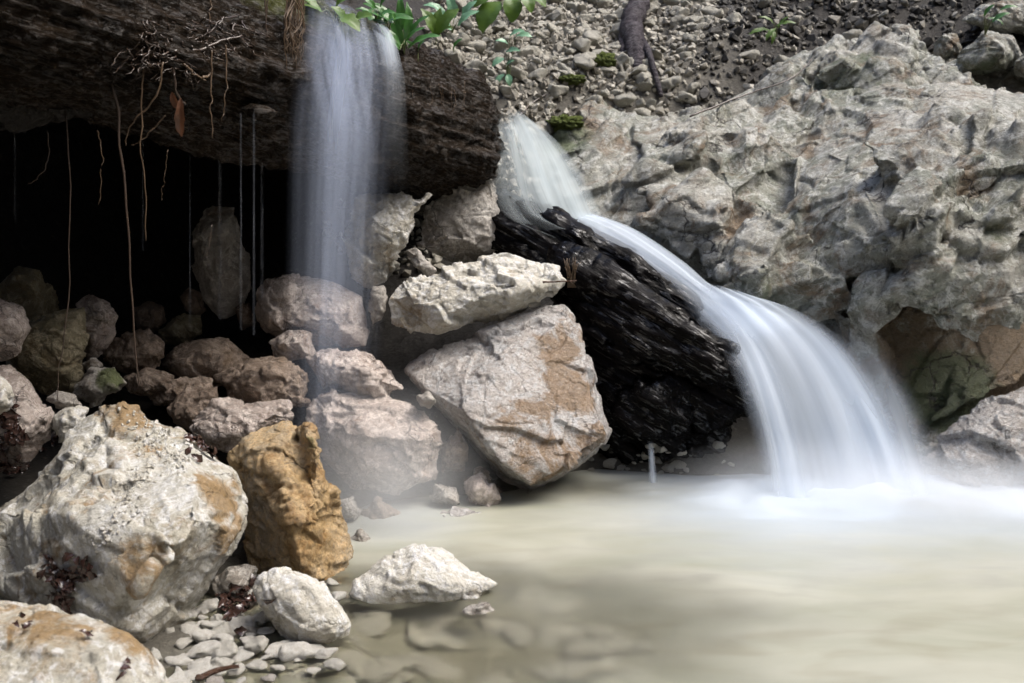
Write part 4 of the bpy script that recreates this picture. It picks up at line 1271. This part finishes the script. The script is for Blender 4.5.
N = 5200
x = rng.uniform(.6, 2.4, N); y = rng.uniform(3.9, 5.8, N)
d, px, py = scree_density(x, y)
keep = (d < .5) & (py > -60) & (px > 640) & (px < 1060)
x, y = x[keep], y[keep]; z = ground_full(x, y)
V, F, T, off = [], [], [], 0
for i in range(len(x)):
    hv, hf = hulls[i % 14]
    k = rng.choice((.012, .016, .024, .034), p=(.35, .35, .2, .1)) * rng.uniform(.8, 1.2)
    vv = (hv * k) @ rot_m(rng).T + np.array([x[i], y[i], z[i] + k * .2])
    V.append(vv); F.append(hf + off); off += len(vv)
    T.append(np.full(len(vv), np.clip(rng.normal(.02, .1) if rng.uniform() < .8 else .5, 0, 1)))
me = bpy.data.meshes.new('debris')
me.from_pydata(np.concatenate(V).tolist(), [], np.concatenate(F).tolist())
attr(me, 'tone', np.concatenate(T))
tag(link('debris', me, M_DEBRIS), 'dark crumbly earth and grit above the outcrop', 'debris', kind='stuff')

PEB_B = []
for s_ in range(9):
    hv, hf = hull_pts(400 + s_, 15, (1, .78, .55))
    bm = bmesh.new()
    for p in hv: bm.verts.new(p)
    bmesh.ops.convex_hull(bm, input=bm.verts[:])
    me = remeshed(bm, .09, 1, .5)
    v = get_v(me); n = get_n(me)
    set_v(me, v + n * (.08 * facet(v * 1.6 + s_, s_, 40) + .02 * fbm(v * 5, 3, s_))[:, None])
    shade(me)
    me.materials.append(MR['scree'])
    PEB_B.append(me)
PEB_C = []
for i_, m_ in enumerate(PEB_B):
    m2 = m_.copy(); m2.materials.clear(); m2.materials.append(MR[('bed', 'white', 'grey')[i_ % 3]]); PEB_C.append(m2)
M = 3000
x = rng.uniform(-.5, 2.2, M); y = rng.uniform(3.6, 5.7, M)
d, px, py = scree_density(x, y)
ok = (rng.uniform(0, 1, M) < np.maximum(d, .07)) & (py > -6) & (py < 135) & (px < 930) & (px > 400)
x, y = x[ok][:290], y[ok][:290]
z = ground_full(x, y)
for i in range(len(x)):
    k = float(rng.choice((.026, .034, .043, .054, .066), p=(.24, .28, .24, .15, .09)) * rng.uniform(.85, 1.15))
    o = put('scree_stone', PEB_B[i % 9], None, (x[i], y[i], z[i] + k * .35), (k, k, k * rng.uniform(.8, 1.1)), tuple(rng.uniform(-.6, .6, 2)) + (rng.uniform(0, 6.28),))
    tag(o, 'pale angular stone lying loose on the scree slope behind the log', 'stone', 'loose stones on the scree slope')

taken = []
for i in range(900):
    px, py = random.uniform(150, 350), random.uniform(594, 700)
    if len(taken) >= 60: break
    p = on_ground(px, py)
    if p is None or p[2] > 0.06 or p[1] < 1.3: continue
    k = random.choice((.012, .016, .022, .03)) * random.uniform(.8, 1.2)
    if any((p[0] - q[0]) ** 2 + (p[1] - q[1]) ** 2 < (.9 * (k + q[2])) ** 2 for q in taken): continue
    taken.append((p[0], p[1], k))
    o = put('shore_stone', PEB_C[i % 9], None, (p[0], p[1], max(p[2], -.005) + k * .22), (k, k * .9, k * .95))
    tag(o, 'small pale stone at the waterline between the big pale boulder and the oval stone', 'pebble', 'pale stones at the waterline')

# larger stones at the foot of the scree, above the outcrop
for i, (px_, py_, hw, lab) in enumerate([(592, 108, 15, 'pale pointed stone at the foot of the scree beside the mossy ledge'), (622, 105, 16, 'blocky grey stone below the dark dead root'), (668, 88, 15, 'broad pale stone right of the dark dead root'),
                                         (700, 34, 14, 'bright flat stone high on the scree beside dark earth'), (695, 92, 12, 'angular stone at the lower end of the scree'), (748, 60, 13, 'pale stone lying alone in the dark earth'), (640, 118, 13, 'grey block where the scree meets the outcrop'),
                                         (600, 130, 12, 'small block sitting on the mossy ledge of the outcrop'), (735, 25, 14, 'flat stone under the leafy plant on dark earth'), (545, 42, 13, 'grey stone among gravel below the yellow green leaves')]):
    p = on_ground(px_, py_)
    if p is None: continue
    k = hw / FPX * p[1]
    o = put('stone', PEB_B[(i * 4 + 1) % 9], None, p + np.array([0, 0, k * .3]), (k, k * .9, k * .9))
    tag(o, lab, 'stone')

# ------------------------------------------------------------------ wood and roots
bpy.context.view_layer.update()
def hit(px, py, back=0.0):
    """where the line of sight through a pixel first meets something built so far"""
    o = Vector((0, 0, CAMZ))
    d = (Vector(P(px, py, 2.0)) - o).normalized()
    st = o
    for k in range(8):
        ok, loc, nrm, _, ob, _ = S.ray_cast(bpy.context.evaluated_depsgraph_get(), st, d)
        if not ok: return None, None
        if ob.name.split('.')[0] in ('waterfall', 'water_strand', 'water_run', 'water_trickle', 'mist', 'pool_water'):
            st = loc + d * .002
            continue
        return loc - d * back, nrm
    return None, None

def strand(bm, pts, r, n=6, k=24, wob=.004):
    sp_ = spline(pts, k)
    q = np.array([[mnoise.noise((i * .35 + r * 999, j * 7.1, 1.0)) for j in range(3)] for i in range(k)]) * wob
    tube_bm(bm, sp_ + q, [r * (1 - .55 * i / k) for i in range(k)], n, .12)

def fy(px, a=20):
    return float(log_pt(log_s(px, a), a)[1])
def root_thing(name, label, cat, lines, mat, rad):
    bm = bmesh.new()
    for ln in lines: strand(bm, [P(*p) for p in ln], rad * random.uniform(.5, 1.0))
    me = bm_mesh(bm, name)
    v = get_v(me); c = v.mean(0); c[2] = v[:, 2].max()
    set_v(me, v - c)
    return tag(link(name, me, mat, loc=c), label, cat)

def tuft(x0):
    y0 = random.uniform(20, 62) - .12 * abs(x0 - 185)
    pts = [(x0, y0)]
    ang = random.uniform(0.2, 2.9)
    for k in range(4):
        ang += random.uniform(-1.1, 1.1)
        pts.append((pts[-1][0] + 9 * math.cos(ang), pts[-1][1] + random.uniform(2, 9) * abs(math.sin(ang)) + 2))
    return [(a, b, fy(a, 35) - .03 + random.uniform(-.03, .02)) for a, b in pts]
Yt = fy(165) - .03
for lab, ln, m, r in [
    ('long dark root hanging from the log down to the green stones', [(104, 72), (114, 92), (119, 130), (124, 180), (129, 250), (133, 310), (138, 384)], M_ROOTD, .0035),
    ('thin dark root hanging far left over the green block', [(66, 110), (70, 180), (69, 250), (66, 330), (58, 370), (58, 400)], M_ROOTD, .0018),
    ('straight pale root left of the brown dead leaf', [(144, 55), (142, 90), (141, 140), (145, 190), (146, 240)], M_ROOT, .0022),
    ('curving pale root left of the tuft', [(163, 62), (157, 95), (140, 115), (128, 130), (126, 145)], M_ROOT, .0028),
    ('forked pale rootlet above the dark hollow', [(166, 115), (152, 130), (140, 142), (132, 145)], M_ROOT, .002),
    ('brown root strand hanging right of the dead leaf', [(212, 50), (211, 90), (211, 115), (213, 138)], M_ROOT, .0026),
    ('thin root thread hanging near the wet nub', [(226, 45), (226, 90), (222, 120)], M_ROOT, .0018),
    ('short dark rootlet deep in the hollow', [(98, 130), (102, 160), (99, 205)], M_ROOT, .002),
    ('curved rootlet in the hollow at the left', [(48, 130), (48, 160), (38, 178), (28, 184)], M_ROOTD, .0016),
    ('pale root thread above the tall smooth rock', [(168, 150), (164, 180), (161, 200)], M_ROOT, .0014),
    ('black root thread in front of the tall smooth rock', [(212, 225), (209, 245), (206, 258)], M_ROOTD, .0012)]:
    root_thing('root', lab, 'root', [[(a, b, Yt) for a, b in ln]], m, r)
fl = lambda pts, dy=0.0: [(a, b, fy(a, 35) - .02 + dy) for a, b in pts]
root_thing('twig', 'dark forked twig lying across the front of the log', 'twig', [fl([(128, -8), (140, 15), (158, 35), (172, 48), (185, 58)]), fl([(172, 52), (200, 50), (222, 40), (242, 36)], -.03), fl([(150, 28), (170, 60), (176, 90), (185, 105)], -.02)], M_ROOTD, .006)
root_thing('twig', 'short pale broken stick poking from the root tuft', 'twig', [fl([(184, 64), (194, 74), (206, 80)], -.05), fl([(202, 78), (208, 76), (212, 70)], -.05)], M_ROOT, .0045)
root_thing('twig', 'thin pale twig standing up from the top of the log', 'twig', [fl([(211, -10), (210, 12), (208, 34)])], M_ROOT, .004)
root_thing('root_tuft', 'tangled tuft of dark roots and fibres on the front of the log', 'root tuft',
           [fl([(random.uniform(135, 240), random.uniform(10, 35)), (random.uniform(150, 235), random.uniform(30, 55)), (random.uniform(150, 240), random.uniform(45, 75)), (random.uniform(160, 240), random.uniform(60, 100))], random.uniform(-.05, .02)) for k in range(0)] + [tuft(random.uniform(130, 242)) for k in range(130)], M_ROOTD, .0022)
root_thing('root_tuft', 'reddish brown tuft of roots hanging at the left edge of the veil', 'root tuft',
           [fl([(random.uniform(288, 304), -10), (random.uniform(284, 304), 18), (random.uniform(284, 303), 40), (random.uniform(282, 304), random.uniform(48, 72))], random.uniform(-.06, .0)) for k in range(40)], M_ROOT, .002)
root_thing('root_tuft', 'thin dark fibres hanging over the log left of the reddish tuft', 'root tuft',
           [fl([(random.uniform(262, 270), -10), (266, 20), (266, 40), (random.uniform(263, 269), random.uniform(55, 70))], -.02) for k in range(5)], M_ROOTD, .0016)
for k in range(14):
    x_, y_ = random.uniform(398, 468), random.uniform(80, 130)
    o = root_thing('root_fibre', 'pale hair-thin fibre clinging to the log right of the veil', 'root fibre', [fl([(x_, y_), (x_ + random.uniform(-3, 3), y_ + 14), (x_ + random.uniform(-4, 4), y_ + random.uniform(20, 34))])], M_ROOT, .0012)
    o['group'] = 'fibres on the log right of the veil'
# dead leaf and wet nub
def leaf_grid(bm, base, tip, width, normal, bend=.15, fold=.2, lobes=0.0, nl=9, nw=4):
    base, tip, normal = Vector(base), Vector(tip), Vector(normal).normalized()
    d = tip - base; L_ = d.length
    side = d.cross(normal).normalized(); normal = side.cross(d).normalized()
    rows = []
    for i in range(nl + 1):
        t = i / nl
        wv = width * (math.sin(math.pi * min(1, t * .94 + .03)) ** .8) * (1 - .25 * t) * (1 + lobes * math.sin(t * 19))
        row = []
        for j in range(-nw, nw + 1):
            s = j / nw
            p = base + d * t + side * (wv * .5 * s) + normal * (L_ * (bend * math.sin(math.pi * t * .9) - bend * t * t * .8) + abs(s) * wv * fold * .5 + .02 * L_ * math.sin(t * 15 + s * 4) * abs(s))
            row.append(bm.verts.new(p))
        rows.append(row)
    for i in range(nl):
        for j in range(2 * nw):
            bm.faces.new((rows[i][j], rows[i][j + 1], rows[i + 1][j + 1], rows[i + 1][j]))
bm = bmesh.new()
Yd = fy(180, 10) - .06
leaf_grid(bm, P(181, 98, Yd), P(181, 138, Yd + .03), .022, (.2, -1, .2), .2, .6, .15)
leaf_grid(bm, P(172, 92, Yd + .01), P(181, 112, Yd + .02), .02, (-.4, -1, .2), .1, .4)
tag(link('dead_leaf', bm_mesh(bm, 'dead_leaf'), M_DEAD), 'curled brown dead leaf hanging from the root tuft', 'dead leaf')
Yn = fy(258, -20)
make_rock('wood_nub', [slab([(238, 108), (250, 103), (268, 105), (279, 112), (270, 118), (252, 120)], Yn, .03, .08, seed=2)], M_LOG, 'wet black nub of wood dripping under the log', 'wood nub', rough=.9, seed=33)

# dead root on the scree
bm = bmesh.new()
def gp(px_, py_, up_):
    p = on_ground(px_, py_); p = np.array(p); p[2] += up_; return p
tube_bm(bm, spline([gp(648, -12, .10), gp(640, 18, .09), gp(632, 40, .08), gp(634, 62, .06), gp(640, 80, .02)], 26), [.02 + .03 * math.sin(math.pi * i / 26) + random.uniform(-.006, .006) for i in range(26)], 12, .22)
tube_bm(bm, spline([gp(638, 50, .07), gp(648, 70, .07), gp(655, 88, .05), gp(661, 104, .03)], 18), [.017 - .0004 * i for i in range(18)], 8, .15)
tube_bm(bm, spline([gp(630, 30, .09), gp(622, 50, .06), gp(625, 66, .02)], 14), [.022 - .0009 * i for i in range(14)], 8, .2)
tag(link('dead_root', bm_mesh(bm, 'dead_root'), M_STUMP), 'dark purplish dead root standing out of the scree', 'dead root')
for lab, a, b in [('mossy green lump left of the dead root on the scree', (604, 62), (.045, .04, .035)), ('flat moss patch on the scree near the log end', (572, 80), (.05, .04, .02)), ('moss cushion on the left shoulder of the outcrop', (566, 124), (.06, .05, .03))]:
    p, nrm = hit(*a)
    bm = bmesh.new(); bmesh.ops.create_icosphere(bm, subdivisions=5, radius=1)
    me = bm_mesh(bm, 'moss'); v = get_v(me); n = get_n(me)
    set_v(me, v + n * (.45 * fbm(v * 1.8, 3, 3) + .2 * fbm(v * 9, 3, 7))[:, None])
    o = link('moss_cushion', me, M_MOSS, loc=p); o.scale = b
    tag(o, lab, 'moss')
for lab, ln in [('thin bare twig lying on the scree near the log end', [(519, 120), (530, 108), (545, 98), (560, 92)]), ('long thin root trailing over the outcrop edge', [(690, 120), (740, 100), (790, 82), (812, 62)])]:
    bm = bmesh.new()
    strand(bm, [hit(*p)[0] + Vector((0, 0, .012)) for p in ln], .004)
    tag(link('twig', bm_mesh(bm, 'twig'), M_ROOTD), lab, 'twig')

# ------------------------------------------------------------------ plants
def plant(label, base, leaves, mat, width=.35, group=None, lobes=0.0, fold=.25, dy=.0):
    """base and leaf stations are given where the photograph shows them; Y of the leaves steps forward from the base"""
    b = Vector(base)
    t = tag(empty('leafy_plant', b), label, 'plant', group)
    bs, bl = bmesh.new(), bmesh.new()
    for (x0, y0, x1, y1, dY) in leaves:
        p0 = Vector(P(x0, y0, b.y + dY)) - b; p1 = Vector(P(x1, y1, b.y + dY - .02)) - b
        mid = (p0 * .5) + Vector((0, 0, .02))
        strand(bs, [(0, 0, 0), mid, p0], .0022, 5, 8, .001)
        leaf_grid(bl, p0, p1, (p1 - p0).length * width, (random.uniform(-.5, .5), -.8, .9), .12, fold, lobes)
    link('stem', bm_mesh(bs, 'stem'), M_STEM, t)
    link('foliage', bm_mesh(bl, 'foliage'), mat, t)
    return t
def gb(px_, py_):
    p, n_ = hit(px_, py_)
    if p is None: p = on_ground(px_, py_)
    return np.array(p) + np.array([0, 0, -.01])
plant('fresh green strap leaved plant behind the log', gb(404, 50), [(403, 45, 388, 8, 0), (404, 45, 424, 26, -.05), (402, 48, 368, 22, -.02), (405, 42, 408, 2, .02), (408, 48, 440, 34, -.06), (402, 30, 400, -6, 0), (400, 50, 384, 36, -.08), (408, 40, 428, 14, 0)], M_LEAFD, .3)
plant('bright lobed leaves behind the log beside the veil', gb(335, 22), [(338, 16, 360, 30, -.06), (322, 12, 304, 4, -.05), (335, 10, 346, -2, -.03), (318, 10, 304, -2, -.04), (345, 22, 332, 6, -.05), (352, 24, 372, 14, -.04)], M_LEAF, .75, lobes=.15)
plant('bluish green leafy sprig left of the yellow green leaves', gb(452, 32), [(450, 26, 432, 12, -.03), (446, 20, 430, 2, 0), (455, 18, 448, -6, 0), (458, 26, 478, 10, -.03), (452, 30, 436, 28, -.05), (462, 20, 476, 0, 0), (444, 12, 424, 4, .02)], M_LEAFB, .5, lobes=.1)
plant('broad yellow green leaves hanging in from the top', gb(515, 10), [(500, 2, 480, 32, -.25), (512, -4, 512, 22, -.28), (530, -6, 546, 6, -.25), (490, -8, 474, 6, -.24), (522, -6, 532, 12, -.3)], M_LEAF, .85)
plant('dense dark green tuft of leaves behind the log left of the strap leaved plant', gb(388, 30), [(388 + random.uniform(-10, 10), 24, 388 + random.uniform(-26, 26), random.uniform(-6, 22), random.uniform(-.06, .04)) for k in range(9)], M_LEAFD, .4)
plant('light green lobed plant right of the strap leaved plant', gb(436, 44), [(436, 36, 422 + 6 * k, 8 + 9 * (k % 3), random.uniform(-.06, .02)) for k in range(7)], M_LEAF, .5, lobes=.15)
plant('glossy bluish sprig lying on the scree', gb(508, 84), [(510, 36, 524, 30, 0), (508, 44, 496, 40, 0), (506, 52, 520, 50, 0), (504, 58, 492, 66, 0), (506, 66, 514, 60, 0), (504, 74, 496, 86, 0), (508, 74, 510, 86, 0), (516, 36, 532, 36, 0)], M_LEAFB, .6, lobes=.08)
plant('small dark green leaf beside the log top', gb(418, 58), [(416, 54, 406, 40, 0), (418, 52, 424, 40, 0)], M_LEAFD, .5)
plant('single upright green leaf on the gravel', gb(454, 52), [(453, 50, 462, 38, 0)], M_LEAFD, .45)
plant('plant with long drooping green leaves on the dark earth', gb(776, 36), [(776, 26, 796, 22, -.03), (774, 24, 760, 16, -.02), (776, 28, 764, 42, -.04), (774, 30, 772, 44, -.05), (770, 30, 748, 34, -.03), (778, 28, 788, 16, -.02)], M_LEAF, .32)
plant('low green leaves between the corner boulders', gb(985, 34), [(988, 18, 1004, 24, -.1), (984, 16, 994, 4, -.1), (992, 22, 1010, 12, -.12), (1000, 10, 1018, 6, -.1)], M_LEAFD, .4)
plant('dark green leaves at the shady back behind the log', gb(376, 18), [(376, 10, 360, -6, 0), (380, 8, 392, -8, 0), (378, 16, 396, 12, -.03), (372, 14, 356, 8, -.03)], M_LEAFD, .4)

# ------------------------------------------------------------------ wet leaves, crumbs
def litter(label, spots, n, r, size=.03):
    bm = bmesh.new()
    c0 = None
    for (px_, py_) in spots:
        for k in range(n):
            p, nrm = hit(px_ + random.gauss(0, r), py_ + random.gauss(0, r))
            if p is None: continue
            c0 = c0 or p.copy()
            if (p - c0).length > .4: continue
            a = Vector((random.gauss(0, 1), random.gauss(0, 1), random.gauss(0, 1)))
            d = (a - nrm * a.dot(nrm)).normalized() * size * random.uniform(.5, 1.2)
            b = p + nrm * random.uniform(.002, .012)
            leaf_grid(bm, b - d * .5, b + d * .5 + nrm * random.uniform(0, .008), size * random.uniform(.35, .7), nrm + Vector((random.uniform(-.4, .4), random.uniform(-.4, .4), 0)), .2, random.uniform(.1, .7), .2, 5, 2)
    me = bm_mesh(bm, 'leaf_litter'); v = get_v(me); c = v.mean(0); set_v(me, v - c)
    tag(link('leaf_litter', me, M_LITTER, loc=c), label, 'leaf litter', kind='stuff')
litter('dark wet leaves in the hollow of the big pale boulder', [(60, 590), (72, 575), (88, 568), (66, 602), (55, 570)], 14, 5)
litter('dark wet leaves near the top right of the big pale boulder', [(198, 447), (206, 455), (192, 440)], 12, 5, .026)
litter('dark wet leaves beside the oval white stone', [(232, 600), (245, 606), (225, 610), (252, 598)], 22, 6)
litter('dark wet leaves heaped at the left edge beside the pale slab', [(8, 420), (12, 440), (8, 458), (16, 470)], 18, 6, .035)
litter('dark wet leaves at the back edge of the big pale boulder', [(38, 448), (50, 440), (30, 520)], 10, 5, .026)
litter('specks of wet leaf on the bottom left corner rock', [(30, 617), (20, 630), (80, 640), (120, 675)], 3, 5, .018)

bm = bmesh.new()
for k in range(330):
    t = random.random()
    a = random.choice((((130, 410), (150, 470)), ((150, 440), (185, 470)), ((120, 500), (150, 470)), ((95, 545), (130, 505)), ((140, 395), (160, 430))))
    px_ = a[0][0] + (a[1][0] - a[0][0]) * t + random.gauss(0, 7); py_ = a[0][1] + (a[1][1] - a[0][1]) * t + random.gauss(0, 7)
    p, nrm = hit(px_, py_)
    if p is None or p.y > 2.3: continue
    hv, hf = hulls[k % 14]
    kk = random.choice((.0022, .003, .004, .006))
    m_ = rot_m(rng)
    vs = [bm.verts.new(Vector(m_ @ (q * kk)) + p + nrm * kk * .3) for q in hv]
    for f_ in hf: bm.faces.new([vs[i] for i in f_])
me = bm_mesh(bm, 'crumbs', False); v = get_v(me); c = v.mean(0); set_v(me, v - c)
tag(link('gravel', me, MR['white'], loc=c), 'crumbs of pale gravel lying on the big pale boulder', 'gravel', kind='stuff')

# dry tuft and sticks on the slab end
bm = bmesh.new()
b, _ = hit(572, 284)
for k in range(40):
    e = Vector(P(572 + random.uniform(-9, 9), random.uniform(257, 268), b.y + random.uniform(-.03, .02)))
    strand(bm, [b + Vector((random.uniform(-.012, .012), 0, -.01)), (b + e) / 2 + Vector((random.uniform(-.006, .006), 0, 0)), e], .0016, 4, 6, .001)
tag(link('dry_tuft', bm_mesh(bm, 'dry_tuft'), M_ROOT), 'small dry brown tuft sticking up from the driftwood', 'dry tuft')
bm = bmesh.new(); strand(bm, [P(543, 282, 2.78), P(560, 282, 2.79), P(577, 281, 2.8)], .003, 5, 10)
tag(link('twig', bm_mesh(bm, 'twig'), M_SPLINT), 'reddish twig across the end of the flat slab', 'twig')
bm = bmesh.new(); p0, p1 = hit(198, 684)[0], hit(240, 672)[0]
strand(bm, [p0 + Vector((0, 0, .01)), (p0 + p1) / 2 + Vector((0, 0, .014)), p1 + Vector((0, 0, .012))], .006, 7, 14)
tag(link('twig', bm_mesh(bm, 'twig'), M_SPLINT), 'reddish brown stick lying at the bottom edge of the picture', 'twig')
for i, (px_, py_, hw, lab) in enumerate([(534, 303, 9, 'small pale stone propping the right end of the flat slab'), (547, 293, 8, 'small whitish stone on the right end of the slab'), (470, 272, 8, 'little grey stone behind the flat slab')]):
    p, nrm = hit(px_, py_)
    k = hw / FPX * p.y
    tag(put('stone', PEB_A[(i * 3) % 6], None, p, (k, k, k)), lab, 'stone')
# rubble under the driftwood
for i in range(60):
    p, nrm = hit(random.uniform(585, 735), random.uniform(445, 488))
    if p is None or p.y < 2.4: continue
    k = random.choice((.01, .014, .02, .028)) 
    tag(put('rubble_stone', PEB_B[i % 9], None, p, (k, k, k * .9)), 'dark wet rubble stone under the driftwood', 'stone', 'rubble stones under the driftwood')
